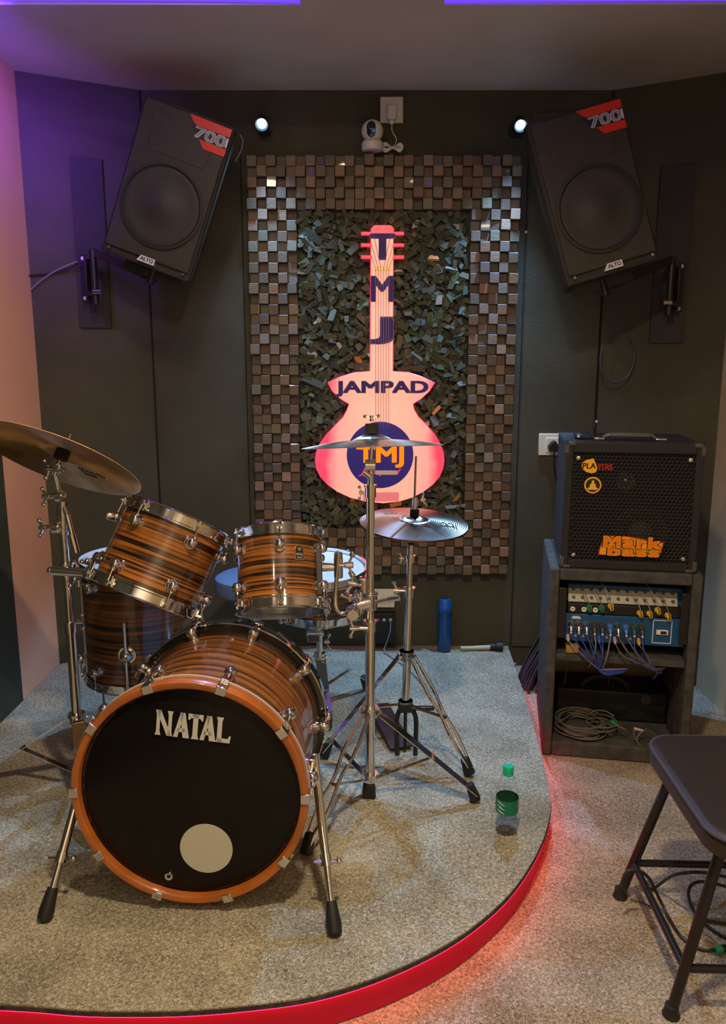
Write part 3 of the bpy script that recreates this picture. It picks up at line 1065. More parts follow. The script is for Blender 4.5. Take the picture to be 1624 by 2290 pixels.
def bracket(side, cx_top, cx_bot, lab, Mspk):
    # wall plate with two pale bolts, vertical tube with bolt, and arm to the loudspeaker base
    P0 = yx(cx_top[0], cx_top[1], side)
    P1 = yx(cx_bot[0], cx_bot[1], side)
    t = thing('speaker_bracket', lab, 'bracket', loc=(P1.x, P1.y, P1.z))
    wy = angle_wall(side, P0.x) - .018
    x0 = (P0.x + P1.x) / 2
    sl = (-1 if side < 0 else 1) * .0
    q = MB().bx((x0 - .020, wy - .006, P1.z - .015), (x0 + .020, wy, P0.z + .015))
    q.build('wall_plate', BLACKM, t, world=True, bevel=.002)
    for zz in (P0.z, P1.z):
        MB().sphere((x0, wy - .007, zz), .009, 12, 8, (1, .6, 1)).build('bolt', CREAMP, t, world=True)
    s_ = -side
    q = MB().bx((x0 + s_ * .024, wy - .07, P1.z - .01), (x0 + s_ * .034, wy, P0.z + .01))
    q.build('side_flange', BLACKM, t, world=True, bevel=.002)
    tx = x0 + s_ * .062
    MB().cyl((tx, wy - .06, P1.z - .03), (tx, wy - .06, P0.z + .03), .015, n=18).build('pivot_tube', BLACKM, t, world=True)
    q = MB().bx((min(x0 + s_ * .03, tx), wy - .07, P0.z - .01), (max(x0 + s_ * .03, tx), wy - .05, P0.z + .006))
    q.bx((min(x0 + s_ * .03, tx), wy - .07, P1.z + .006), (max(x0 + s_ * .03, tx), wy - .05, P1.z + .022))
    q.build('clevis', BLACKM, t, world=True)
    MB().cyl((tx, wy - .085, P1.z + .02), (tx + s_ * .035, wy - .085, P1.z + .02), .011, n=12).build('clamp_knob', CHROME2, t, world=True)
    tgt = Mspk @ V((side * -.02, .15, -.335))
    el = V((tx, wy - .06, P0.z + .02))
    MB().bar(el, tgt, .022, .03).build('arm', BLACKM, t, world=True, bevel=.002)
    e1, e2 = Mspk @ V((-.12, .15, -.312)), Mspk @ V((.12, .15, -.312))
    MB().bar(e1, e2, .05, .018, up=(0, 1, 0)).build('cradle', BLACKM, t, world=True, bevel=.002)
    MB().cyl(Mspk @ V((0, .15, -.30)), Mspk @ V((0, .15, -.36)), .016, n=14).build('top_hat_post', BLACKM, t, world=True)
    return t


bracket(-1, (190, 580), (194, 668), 'black steel wall bracket holding up the left loudspeaker', ML)
bracket(1, (1520, 597), (1512, 691), 'black steel wall bracket holding up the right loudspeaker', MR)
# speaker cables
def wp(px, py, side, off=.02):
    P_ = yx(px, py, side)
    return V((P_.x, P_.y - off, P_.z))
MB().tube([wp(66, 617, -1, .01), wp(120, 612, -1, .012), wp(165, 600, -1, .03), wp(185, 592, -1, .05)], .0035, n=6).build(
    'speaker_cable', BLACKP, world=True, label='black cable running from the left bracket to the wall corner', cat='cable')
MB().tube([wp(70, 650, -1, .01), wp(90, 632, -1, .015), wp(130, 606, -1, .02), wp(185, 588, -1, .06)], .003, n=6).build(
    'speaker_cable', GREYC, world=True, label='grey cable curving down from the left bracket to the corner', cat='cable')
q = MB()
q.tube([at(1408, 745, 3.5), at(1420, 780, 3.5), at(1416, 815, 3.5), at(1400, 845, 3.5), at(1370, 855, 3.5), at(1348, 835, 3.5), at(1343, 805, 3.5), at(1348, 770, 3.5)], .0045, n=8)
q.build('speaker_cable', mat('dark_cable', (.06, .058, .055), .45), world=True, label='looped dark cable hanging below the right loudspeaker', cat='cable')
q = MB()
q.tube([at(536, 300, 3.2), at(543, 315, 3.2), at(540, 335, 3.2), at(527, 360, 3.22)], .002, n=5)
q.build('cable', GREYC, world=True, label='short thin wire at the right edge of the left loudspeaker', cat='cable')
MB().sphere(at(1177, 519, YW - .002), .006, 12, 8, (1, .5, 1.2)).build('wall_hook', WHITEP, world=True, label='tiny white hook on the wall right of the block panel', cat='hook')
# =================================================================== DRUMS


def lug_parts(t, ang, r, z, hoopz, sgn, big=.0205):
    """round chrome lug on the shell with its tension rod and hoop ear"""
    M = Matrix.Rotation(ang, 4, 'Z')
    q = MB()
    q.cyl(M @ V((r - .001, 0, z)), M @ V((r + .005, 0, z)), big, big * .92, n=24)
    q.lathe([(0, .031), (.007, .0305), (.013, .027), (.0155, .019), (.0145, .010), (.011, .004)], 20,
            M @ Matrix.Translation((r, 0, z)) @ Matrix.Rotation(PI / 2, 4, 'Y'))
    q.cyl(M @ V((r + .017, 0, z)), M @ V((r + .017, 0, z + sgn * .020)), .0065, n=12)
    lg = q.build('lug', CHROME, t, ang=50)
    q = MB()
    q.cyl(M @ V((r + .017, 0, z + sgn * .012)), M @ V((r + .017, 0, hoopz + sgn * .006)), .0026, n=8)
    q.cyl(M @ V((r + .017, 0, hoopz + sgn * .004)), M @ V((r + .017, 0, hoopz + sgn * .014)), .0055, n=6)
    q.box((.016, .016, .006), (r + .014, 0, hoopz + sgn * .002), M)
    q.box((.005, .016, .020), (r + .0075, 0, hoopz - sgn * .004), M)
    q.build('tension_rod', CHROME, lg)


def hoop_mb(r, z, sgn):
    """flanged steel hoop, z = edge of the head, sgn +1 above / -1 below"""
    p = [(r + .002, z - sgn * .017), (r + .011, z - sgn * .017), (r + .011, z - sgn * .013), (r + .0045, z - sgn * .010),
         (r + .0045, z + sgn * .013), (r + .009, z + sgn * .0155), (r + .008, z + sgn * .018), (r + .001, z + sgn * .016), (r + .0015, z)]
    return MB().lathe(p, 72, closed=True)


def drum(name, lab, cat, M, r, H, nl, a0, wood, top=HEADW, bot=HEADC, lugz=.045, group=None):
    """local origin at the drum's centre, z along its axis"""
    t = thing(name, lab, cat, M=M, group=group)
    h = H / 2
    MB().lathe([(r, -h), (r, h), (r - .006, h), (r - .006, -h)], 96, closed=True).build('shell', wood, t)
    MB().lathe([(0, h + .0015), (r - .004, h + .0015), (r + .001, h - .001), (r + .001, h - .003), (0, h - .001)], 72).build('top_head', top, t)
    MB().lathe([(0, -h - .0015), (r - .004, -h - .0015), (r + .001, -h + .001), (r + .001, -h + .003), (0, -h + .001)], 72).build('bottom_head', bot, t)
    for sgn in (1, -1):
        hp = hoop_mb(r, sgn * h, sgn).build('hoop', CHROME, t, ang=40)
    for k in range(nl):
        a = a0 + 2 * PI * k / nl
        if lugz * 2 < h * 1.7:
            lug_parts(t, a, r, h - lugz, h, 1)
            lug_parts(t, a, r, -h + lugz, -h, -1)
    return t


# ---- small rack tom
Ma = axisM(atd(627, 1280, 2.36), (-.047, .44, .897))
tomS = drum('rack_tom', 'small striped wood rack tom left of the centre cymbal stand', 'drum',
            Ma, .127, .212, 6, -PI / 2 + .10, ZTOM, lugz=.050)
# badge on the small tom
bm_ = Matrix.Rotation(R(31), 4, 'Z')
ab_ = Matrix.Translation((0, 0, 0))
BT = bm_ @ Matrix.Translation((0, -.1285, .036)) @ Matrix.Rotation(PI / 2, 4, 'X')
arch = [(-.014, -.024), (.014, -.024), (.014, .004)] + [(.014 * math.cos(a), .006 + .016 * math.sin(a)) for a in [PI * i / 10 for i in range(11)]] + [(-.014, .004)]
bg = MB().prism(arch, -.001, .0025, BT).build('badge', mat('badge_metal', (.55, .53, .48), .25, 1.0), tomS)
MB().prism([(a * .86, b * .86 - .0005) for a, b in arch], .0024, .003, BT).build('badge_field', BLACKP, bg)
MB().lathe([(0, 0), (.006, 0), (.006, .0012), (0, .0012)], 20, BT @ Matrix.Translation((0, .008, .0028))).build('badge_rosette', GOLD, bg)
MB().text('NATAL', .021, .007, .0029, .0036, BT @ Matrix.Translation((0, -.0075, 0)), .02).build('badge_lettering', CREAMP, bg, ang=0)
MB().text('DRUMS', .016, .003, .0029, .0036, BT @ Matrix.Translation((0, -.017, 0)), .0).build('badge_small_lettering', CREAMP, bg, ang=0)

# ---- large rack tom
Mb = axisM(atd(361, 1248, 2.33), (.359, .347, .861))
tomL = drum('rack_tom', 'large striped wood rack tom tilted over the bass drum on the left stand', 'drum',
            Mb, .155, .232, 6, -PI / 2 - .40, ZTOM, lugz=.050)

# ---- floor tom
FT = V((-.805, 2.725, 0))
Mf = Matrix.Translation((FT.x, FT.y, .755 - .205))
ftom = drum('floor_tom', 'deep striped wood floor tom standing behind the bass drum on the left', 'drum',
            Mf, .203, .41, 8, -PI / 2 + .22, ZFLOOR, top=HEADW, lugz=.055)
for i, a in enumerate((-PI / 2 + .02, PI / 6 + .02, 5 * PI / 6 + .02)):
    MR_ = Matrix.Rotation(a, 4, 'Z')
    q = MB()
    q.cyl(MR_ @ V((.203, 0, -.075)), MR_ @ V((.209, 0, -.075)), .030, n=28)
    q.lathe([(0, .032), (.012, .03), (.020, .022), (.023, .008), (.022, .0)], 24, MR_ @ Matrix.Translation((.206, 0, -.075)) @ Matrix.Rotation(PI / 2, 4, 'Y'))
    lb = q.build('leg_bracket', CHROME, ftom, ang=50)
    q = MB()
    q.cyl(MR_ @ V((.225, 0, -.445)), MR_ @ V((.225, 0, .045)), .0055, n=12)
    lg = q.build('leg', CHROME, ftom)
    MB().lathe([(0, 0), (.012, 0), (.014, .01), (.010, .03), (0, .032)], 16, Matrix.Translation(MR_ @ V((.225, 0, -.4495)))).build('rubber_foot', RUBBER, lg)

# ---- snare
Ms = axisM(V((-.172, 2.93, .60)), (.03, -.13, .99))
snare = drum('snare_drum', 'snare drum with pale blue lit head behind the small rack tom', 'drum', Ms, .178, .15, 8, .2, ZFLOOR, lugz=.06)
q = MB().box((.03, .02, .07), (.0, -.19, 0))
q.box((.02, .03, .012), (0, -.21, .03))
q.build('strainer', CHROME, snare, bevel=.003)

# ---- bass drum
fc = atd(421, 1780, 1.905)
bc = V((fc.x + .026, fc.y + .50, .406))
Az = (fc - bc).normalized()
xx = V((1, 0, 0))
xx = (xx - Az * xx.dot(Az)).normalized()
roll = R(0)
yy = Az.cross(xx)
MBD = Matrix((xx, yy, Az)).transposed().to_4x4()
MBD.translation = fc
# local: x right, y up, z towards the viewer, origin at the centre of the front hoop edge
bd = thing('bass_drum', 'large striped wood bass drum with black front head lettered NATAL', 'drum', M=MBD)
RB, HB = .270, .50
MB().lathe([(RB, -HB + .02), (RB, -.02), (RB - .007, -.02), (RB - .007, -HB + .02)], 128, closed=True).build('shell', ZBASS, bd)
MB().lathe([(RB - .004, -.046), (RB + .020, -.046), (RB + .0225, -.043), (RB + .0225, -.003), (RB + .0200, 0), (RB + .007, 0), (RB + .004, -.003), (RB + .003, -.03)],
           128, closed=True).build('front_hoop', HOOPW, bd, ang=50)
MB().lathe([(RB + .0205, -.0475), (RB + .0232, -.0475), (RB + .0232, -.0445), (RB + .0205, -.0445)], 128, closed=True).build('hoop_highlight_ring', mat('pale_hoop_highlight', (.75, .70, .66), .25), bd)  # pale ring paints the highlight along the hoop's rear edge
MB().lathe([(0, -.014), (RB - .012, -.016), (RB - .004, -.020), (RB + .004, -.020), (RB + .004, -.026), (0, -.022)], 128).build('front_head', HEADB, bd, ang=60)
MB().lathe([(RB + .0005, -HB + .085), (RB + .006, -HB + .085), (RB + .009, -HB + .052), (RB + .0215, -HB + .050), (RB + .0225, -HB + .047), (RB + .0225, -HB + .003), (RB + .0200, -HB), (RB + .002, -HB)],
           128, closed=True).build('rear_hoop', HOOPD, bd, ang=50)  # dark lacquered hoop; the strip ahead of it paints a shell reflection
MB().lathe([(RB + .0215, -HB + .058), (RB + .0245, -HB + .056), (RB + .0245, -HB + .048), (RB + .021, -HB + .048)], 128, closed=True).build('rear_hoop_trim_ring', CHROME, bd)
MB().lathe([(0, -HB + .016), (RB, -HB + .016), (RB, -HB + .02), (0, -HB + .02)], 96).build('rear_head', HEADW, bd)
for k in range(10):
    a = PI / 2 + R(18) + k * 2 * PI / 10
    MRz = Matrix.Rotation(a, 4, 'Z')
    for end in (0, 1):
        zc = 0 if end == 0 else -HB
        s_ = 1 if end == 0 else -1
        q = MB()
        q.box((.004, .026, .030), (RB + .025, 0, zc - s_ * .014), MRz)
        q.box((.022, .026, .0035), (RB + .016, 0, zc + s_ * .002), MRz)
        q.box((.012, .022, .006), (RB + .028, 0, zc - s_ * .032), MRz)
        cl = q.build('claw', CHROME, bd, bevel=.002)
        q = MB()
        q.cyl(MRz @ V((RB + .027, 0, zc - s_ * .026)), MRz @ V((RB + .025, 0, zc - s_ * .085)), .0032, n=8)
        q.build('tension_rod', CHROME, cl)
        q = MB()
        q.cyl(MRz @ V((RB - .001, 0, zc - s_ * .10)), MRz @ V((RB + .005, 0, zc - s_ * .10)), .019, n=24)
        q.lathe([(0, .038), (.008, .037), (.015, .032), (.0165, .022), (.014, .010), (.011, .002)], 20,
                MRz @ Matrix.Translation((RB, 0, zc - s_ * .10)) @ Matrix.Rotation(PI / 2, 4, 'Y'))
        q.cyl(MRz @ V((RB + .024, 0, zc - s_ * .108)), MRz @ V((RB + .025, 0, zc - s_ * .070)), .0085, n=14)
        q.build('lug', CHROME, bd, ang=50)
# NATAL lettering as flared wedge serif capitals


def wedge(p0, p1, w0, w1):
    p0, p1 = V(p0), V(p1)
    d = (p1 - p0).normalized()
    n_ = V((-d.y, d.x))
    return [tuple(p0 + n_ * w0), tuple(p0 - n_ * w0), tuple(p1 - n_ * w1), tuple(p1 + n_ * w1)]


def stem(x, y0, y1, w_, fl=.06):
    """vertical stem with flared ends"""
    h_ = w_ / 2
    return [(x - h_ - fl, y0), (x + h_ + fl, y0), (x + h_, y0 + .16), (x + h_, y1 - .16), (x + h_ + fl, y1), (x - h_ - fl, y1), (x - h_, y1 - .16), (x - h_, y0 + .16)]


def letters():
    out = []
    # N
    out += [(0, stem(.10, 0, 1, .15, .05)), (0, stem(.62, 0, 1, .15, .05)), (0, [(.0, 1), (.20, 1), (.70, .0), (.50, .0)])]
    x = .80
    A = [[(0 - .02, 0), (.17, 0), (.42, 1), (.26, 1)], [(.40, 0), (.68, 0), (.46, 1), (.24, 1)], [(.13, .22), (.50, .22), (.47, .38), (.17, .38)]]
    out += [(x, g) for g in A]
    x = 1.40
    T = [stem(.33, 0, 1, .22, .05), [(.0, .78), (.06, .74), (.13, .84), (.53, .84), (.60, .74), (.66, .78), (.66, 1), (.0, 1)]]
    out += [(x, g) for g in T]
    x = 1.96
    out += [(x, g) for g in A]
    x = 2.66
    Lt = [stem(.13, 0, 1, .20, .05), [(.05, 0), (.60, 0), (.64, .26), (.58, .30), (.50, .16), (.05, .16)]]
    out += [(x, g) for g in Lt]
    return out


sxl = .183 / 3.28
q = MB()
LM = Matrix.Translation((-.078, .153, -.0115)) @ Matrix.Rotation(R(-6), 4, 'Z')
for ox, poly in letters():
    q.prism([((ox + a) * sxl, b * .064) for a, b in poly], 0, .0012, LM)
q.build('lettering', mat('pale_print', (.62, .62, .55), .5), bd, ang=0)
MB().lathe([(0, .0), (.066, .0), (.066, .0015), (0, .0015)], 64, Matrix.Translation((.036, -.148, -.0145))).build('round_patch', mat('cream_felt_patch', (.58, .56, .44), .85), bd)
q = MB()
q.lathe([(.005, 0), (.012, 0), (.010, .005), (.005, .004)], 20, Matrix.Translation((-.062, -.228, -.017)), closed=True)
q.build('air_vent', CHROME, bd)
# spurs
for side, foot, lab in ((1, (750, 2108), 'r'), (-1, (97, 2075), 'l')):
    fp = atz(foot[0], foot[1] - 12, SZ)
    sx = fc.x + side * (RB + .012)
    top = V((sx + side * .02, fc.y + .13, fc.z - .015 if side > 0 else fc.z - .02))
    if side > 0:
        top.z = fc.z + .005
    d = (fp - top)
    q = MB()
    q.cyl(V((sx - side * .014, top.y, top.z)), V((sx + side * .006, top.y, top.z)), .034, n=24)
    q.bx((sx - .012, top.y - .018, top.z - .035), (sx + .022, top.y + .018, top.z + .03))
    q.cyl(V((sx + side * .01, top.y - .045, top.z + .0)), V((sx + side * .01, top.y + .02, top.z)), .012, n=14)
    br = q.build('spur_bracket', CHROME, bd, world=True, bevel=.003)
    q = MB()
    q.cyl(top - d * .08, top + d * .55, .0115, n=18)
    q.cyl(top + d * .53, top + d * .60, .0145, n=18)
    q.cyl(top + d * .60, top + d * .90, .0085, n=16)
    q.cyl(top + d * .80, top + d * .86, .0125, n=8)
    sp_ = q.build('spur', CHROME, bd, world=True)
    m_ = top + d * .565
    q = MB().cyl(m_ + V((-.03, -.006, 0)), m_ + V((.03, -.006, 0)), .004, n=8)
    q.sphere(m_ + V((.032, -.006, 0)), .008, 10, 8)
    q.build('wing_bolt', CHROME, sp_, world=True)
    u_ = d.normalized()
    L0 = d.length
    MB().lathe([(0, 0), (.0125, 0), (.0145, .012), (.019, .052), (.018, .070), (.010, .078), (0, .079)], 24,
               axisM(top + u_ * (L0 - .079), u_)).build('rubber_tip', RUBBER, sp_, world=True)


# =================================================================== STANDS
def wing(q, p, ax, s=1.0, up=(0, 0, 1)):
    """wing nut: hub along ax and two lobes"""
    p = V(p)
    ax = V(ax).normalized()
    u = V(up)
    u = (u - ax * u.dot(ax)).normalized()
    q.cyl(p - ax * .008 * s, p + ax * .010 * s, .0065 * s, n=12)
    for sg in (1, -1):
        c = p + u * sg * .014 * s + ax * .008 * s
        q.bar(p + u * sg * .003, p + u * sg * .022 * s + ax * .009 * s, .009 * s, .0045 * s, up=ax)
        q.sphere(c + u * sg * .007 * s, .0062 * s, 8, 6)


def collar(q, p, ax, r, h=.03):
    ax = V(ax).normalized()
    p = V(p)
    q.cyl(p - ax * h / 2, p + ax * h / 2, r, n=20)
    q.cyl(p + ax * (h / 2 - .004), p + ax * (h / 2 + .003), r * 1.14, n=20)


def tripod(t, base, zh, zl, feet, r_tube, foot_size=.020, flat=True, bottom_cap=True, zm=None):
    """hub at height zh, lower collar at zl; legs are double flat bars to the rubber feet, braces to the lower collar"""
    bx_, by_ = base
    q = MB()
    collar(q, (bx_, by_, zh), (0, 0, 1), r_tube + .008, .030)
    q.build('upper_collar', CHROME, t, world=True)
    q = MB()
    collar(q, (bx_, by_, zl), (0, 0, 1), r_tube + .007, .024)
    q.build('lower_collar', CHROME, t, world=True)
    for fi, (fx, fy) in enumerate(feet):
        flat_ = flat if not isinstance(flat, tuple) else flat[fi]
        d = V((fx - bx_, fy - by_, 0)).normalized()
        sd = V((-d.y, d.x, 0))
        top = V((bx_, by_, zh)) + d * (r_tube + .010)
        ft = V((fx, fy, SZ + .030))
        q = MB()
        if flat_:
            for s_ in (-1, 1):
                q.bar(top + sd * s_ * .010, ft + sd * s_ * .008, .003, .020, up=sd)
        else:
            for s_ in (-1, 1):
                mid = top.lerp(ft, .5)
                q.tube([top + sd * s_ * .011, top.lerp(ft, .30) + sd * s_ * .019, mid + sd * s_ * .010, top.lerp(ft, .72) + sd * s_ * .017, ft + sd * s_ * .007], .0055, n=8)
        q.cyl(top - sd * .016, top + sd * .016, .006, n=10)
        lg = q.build('leg', CHROME2, t, world=True)
        low = V((bx_, by_, zl)) + d * (r_tube + .008)
        mp_ = top.lerp(ft, .55)
        q = MB().bar(low, mp_, .018, .003, up=sd)
        q = MB().bar(low, mp_, .003, .018, up=sd)
        q.cyl(mp_ - sd * .014, mp_ + sd * .014, .0055, n=10)
        q.build('brace', CHROME2, t, world=True)
        yaw = math.atan2(d.y, d.x)
        MF = Matrix.Translation((fx, fy, SZ)) @ Matrix.Rotation(yaw, 4, 'Z') @ Matrix.Rotation(R(-22), 4, 'Y')
        MB().box((.034, .030, .060), (0.0, 0, .039), MF, taper=.72).build('rubber_foot', RUBBER, lg, world=True, bevel=.005)


def cymbal(name, lab, p, a, r, m_, bell=.055, bow=.018, spin=0.0, group=None):
    M = axisM(p, a, spin)
    bh = bell * .30
    prof = []
    for i in range(9):
        x_ = bell * i / 8
        prof.append((max(x_, .006), bow + bh * (1 - (i / 8) ** 2.2)))
    for i in range(1, 15):
        f = i / 14
        prof.append((bell + (r - bell) * f, bow * (1 - f ** 1.5)))
    prof2 = [(x_, z_ - .0012) for x_, z_ in prof[::-1]]
    q = MB().lathe(prof + prof2, 128, closed=True)
    return q.build(name, m_, M=M, ang=40, label=lab, cat='cymbal', group=group), M, bow + bh


# ---- centre cymbal stand (also holds the small tom)
CB = (.022, 2.27)
cs = thing('cymbal_stand', 'straight chrome cymbal stand in the centre, carrying the small tom and the level cymbal', 'cymbal stand', loc=(CB[0], CB[1], SZ))
Pc = at(833, 990, CB[1])
zt = Pc.z


def zy(py, Y):
    return at(812, py, Y).z


z1 = zy(1102, CB[1])
MB().cyl((CB[0], CB[1], SZ + .05), (CB[0], CB[1], zy(1405, CB[1])), .0150, n=24).build('lower_tube', CHROME2, cs, world=True)
MB().cyl((CB[0], CB[1], zy(1405, CB[1])), (CB[0], CB[1], z1), .0125, n=24).build('upper_tube', CHROME2, cs, world=True)
q = MB()
collar(q, (CB[0], CB[1], zy(1400, CB[1])), (0, 0, 1), .019, .030)
wing(q, (CB[0] - .05, CB[1] - .012, zy(1402, CB[1])), (-1, 0, 0), 1.2)
q.cyl((CB[0] - .05, CB[1] - .012, zy(1402, CB[1])), (CB[0], CB[1] - .012, zy(1402, CB[1])), .006)
q.build('height_clamp', CHROME, cs, world=True)
q = MB()
collar(q, (CB[0], CB[1], z1 + .004), (0, 0, 1), .0165, .034)
wing(q, (CB[0] - .026, CB[1], z1), (-1, 0, 0), .8)
q.build('top_collar', CHROME, cs, world=True)
ztl = zy(1040, CB[1])
q = MB()
q.cyl((CB[0], CB[1], z1), (CB[0], CB[1], ztl - .015), .010, n=16)
q.cyl((CB[0] - .016, CB[1], ztl), (CB[0] + .014, CB[1], ztl), .017, n=20)
q.cyl((CB[0] - .020, CB[1], ztl - .02), (CB[0] + .002, CB[1] - .004, ztl - .035), .010, n=14)
q.build('tilter', CHROME, cs, world=True, bevel=.001)
ac = V((.186 * 0 - .03, .108, .993)).normalized()
cym_c, Mc, th_ = cymbal('cymbal', 'bronze cymbal seen almost edge on in front of the guitar sign', Pc + V((0, 0, -.012)), ac, .208, BRONZEB, .058, .020)
topc = Mc @ V((0, 0, th_))
q = MB().cyl(V((CB[0], CB[1], ztl + .008)), topc - ac * .02, .006, n=12)
q.cyl(topc - ac * .028, topc - ac * .012, .012, n=16)
q.cyl(topc + ac * .036, topc + ac * .05, .006, n=12)
wing(q, topc + ac * .044, ac, .9, up=(1, 0, 0))
q.build('cymbal_rod', CHROME, cs, world=True)
MB().cyl(topc + ac * .001, topc + ac * .030, .021, .019, n=24).build('felt_washer', FELT, cs, world=True)
tripod(cs, CB, zy(1592, CB[1]), SZ + .065, [(.356, 2.232), (-.195, 2.44), (-.16, 1.955)], .015, flat=(True, True, False))
MB().box((.044, .036, .05), (CB[0] - .003, CB[1] - .005, SZ + .0265), taper=.8).build('bottom_cap', RUBBER, cs, world=True, bevel=.006)

# multi clamp + tom arm of the small tom
zc = zy(1352, CB[1])
tc_ = thing('tom_clamp', 'chrome clamp with ball joint and bent arm holding the small tom to the centre stand', 'clamp', loc=(CB[0], CB[1], zc - .03))
q = MB()
collar(q, (CB[0], CB[1], zc + .01), (0, 0, 1), .021, .05)
q.cyl((CB[0] + .012, CB[1] - .01, zc + .012), (CB[0] + .075, CB[1] - .03, zc + .028), .006, n=12)
q.cyl((CB[0] + .05, CB[1] - .022, zc + .022), (CB[0] + .09, CB[1] - .033, zc + .032), .009, n=12)
q.cyl((CB[0] - .045, CB[1] - .022, zc + .004), (CB[0] + .002, CB[1] - .012, zc + .012), .019, n=20)
q.cyl((CB[0] - .030, CB[1] - .020, zc - .020), (CB[0] - .030, CB[1] - .020, zc + .030), .012, n=16)
q.build('stand_clamp', CHROME, tc_, world=True, bevel=.004)
bj = V((CB[0] - .052, CB[1] - .05, zc - .008))
q = MB().sphere(bj, .023, 20, 14)
q.cyl(bj + V((0, .01, 0)), V((CB[0] - .03, CB[1] - .01, zc + .006)), .015, n=16)
q.cyl(bj + V((.0, -.018, 0)), bj + V((.0, -.030, 0)), .016, n=18)
q.build('ball_joint', CHROME, tc_, world=True)
elb = V((CB[0] - .095, CB[1] - .045, zc - .010))
upz = at(757, 1238, CB[1] - .03)
q = MB()
q.tube([bj + V((-.01, 0, 0)), elb + V((.012, 0, -.004)), elb + V((-.006, 0, .012)), V((elb.x - .008, elb.y + .01, elb.z + .06)), V((upz.x, upz.y, upz.z))], .0062, n=12)
q.build('bent_arm', CHROME, tc_, world=True)
q = MB()
wing(q, (CB[0] - .06, CB[1] - .052, zc + .035), (0, 0, 1), 1.1, up=(1, 0, 0))
wing(q, (CB[0] - .052, CB[1] - .03, zc + .075), (-1, 0, .2), 1.4)
q.cyl((CB[0] - .052, CB[1] - .03, zc + .075), (CB[0] - .01, CB[1] - .01, zc + .06), .006, n=10)
q.cyl((CB[0] - .018, CB[1] - .020, zc + .045), (CB[0] - .018, CB[1] - .020, zc + .085), .012, n=14)
q.build('wing_nut', CHROME, tc_, world=True, bevel=.001)
q = MB()
a_ = at(757, 1278, CB[1] - .02)
q.cyl((a_.x, a_.y, a_.z - .02), (a_.x, a_.y, a_.z + .045), .0135, n=18)
q.sphere((a_.x, a_.y, a_.z + .05), .013, 14, 10)
wing(q, (a_.x + .030, a_.y - .01, a_.z + .022), (1, 0, 0), 1.5)
q.cyl((a_.x, a_.y - .01, a_.z + .022), (a_.x + .03, a_.y - .01, a_.z + .022), .007, n=12)
q.cyl((a_.x - .050, a_.y + .006, a_.z + .012), (a_.x - .010, a_.y + .004, a_.z + .012), .014, .011, n=18)
q.build('tom_mount', CHROME2, tc_, world=True, bevel=.003)
q = MB()
b1, b2 = Ma @ V((.120, -.064, .07)), Ma @ V((.120, -.064, -.085))
q.bar(b1, b2, .018, .008, up=(0, 1, 0))
q.build('suspension_rail', BLACKM, tc_, world=True, bevel=.002)

# ---- hi-hat
HB_ = (.180, 2.60)
Ph = atd(926, 1168, 2.57)
hh = thing('hi_hat_stand', 'chrome hi hat stand behind the centre cymbal stand, with black pedal frame', 'hi hat stand', loc=(HB_[0], HB_[1], SZ))
lean = V((Ph.x - HB_[0] + 0.0, Ph.y - HB_[1], 0))
HB_ = (Ph.x - .008, Ph.y + .02)
hh.matrix_basis = Matrix.Translation((HB_[0], HB_[1], SZ))
zt1 = zy(1215, HB_[1])
zt2 = zy(1325, HB_[1])
zb_ = zy(1590, HB_[1])
MB().cyl((HB_[0] - .012, HB_[1], zb_), (HB_[0] - .004, HB_[1], zt2), .0140, n=24).build('lower_tube', CHROME2, hh, world=True)
MB().cyl((HB_[0] - .004, HB_[1], zt2), (HB_[0], HB_[1], zt1), .0105, n=24).build('upper_tube', CHROME2, hh, world=True)
q = MB()
collar(q, (HB_[0] - .004, HB_[1], zt2), (0, 0, 1), .0185, .03)
wing(q, (HB_[0] - .045, HB_[1] - .01, zt2 + .01), (-1, 0, 0), 1.2)
q.cyl((HB_[0] - .045, HB_[1] - .01, zt2 + .01), (HB_[0], HB_[1] - .01, zt2 + .01), .005, n=10)
q.build('height_clamp', CHROME, hh, world=True)
q = MB()
collar(q, (HB_[0], HB_[1], zy(1250, HB_[1])), (0, 0, 1), .014, .02)
wing(q, (HB_[0] - .03, HB_[1], zy(1248, HB_[1])), (-1, 0, 0), .8)
q.build('memory_collar', CHROME, hh, world=True)
ah = V((.04, -.104, .994)).normalized()
hat2, M2, _ = cymbal('hi_hat_cymbal', 'lower hi hat cymbal with reddish underside, facing down under the silver one', Ph - ah * .010, -ah, .178,
                     cymbal_mat('copper_cymbal', (.52, .30, .17), .33), .045, .012)
hat1, M1, th1 = cymbal('hi_hat_cymbal', 'upper hi hat cymbal with silver top, black emblem and gold script', Ph - ah * .003, ah, .178, SILVERC, .045, .012)
toph = M1 @ V((0, 0, th1))
MB().cyl((HB_[0], HB_[1], zt1), Ph - ah * .034, .013, n=16).build('cymbal_seat', BLACKP, hh, world=True)
rt = at(932, 1020, Ph.y)
q = MB().cyl(Ph - ah * .03, V((rt.x - .002, Ph.y, rt.z)), .0036, n=10)
q.build('pull_rod', CHROME2, hh, world=True)
MB().cyl(toph, toph + ah * .022, .015, n=20).build('felt_washer', FELT, hh, world=True)
q = MB()
q.cyl(toph + ah * .022, toph + ah * .062, .0085, n=16)
q.cyl(toph + ah * .034, toph + ah * .056, .0125, n=18)
wing(q, toph + ah * .05 + V((.024, -.004, .004)), (1, 0, .3), .9)
q.build('clutch', CHROME, hh, world=True)
# marks on the top hi-hat
BLK2 = mat('black_print', (.01, .01, .01), .5)
q = MB()
GOLDP = mat('gold_print', (.62, .40, .10), .5)


def on_cym(rad, ang_, r_=.178, bell=.045, bow=.012, dz=.0009):
    f = (rad - bell) / (r_ - bell)
    return V((rad * math.cos(ang_), rad * math.sin(ang_), bow * (1 - max(f, 0) ** 1.5) + dz))


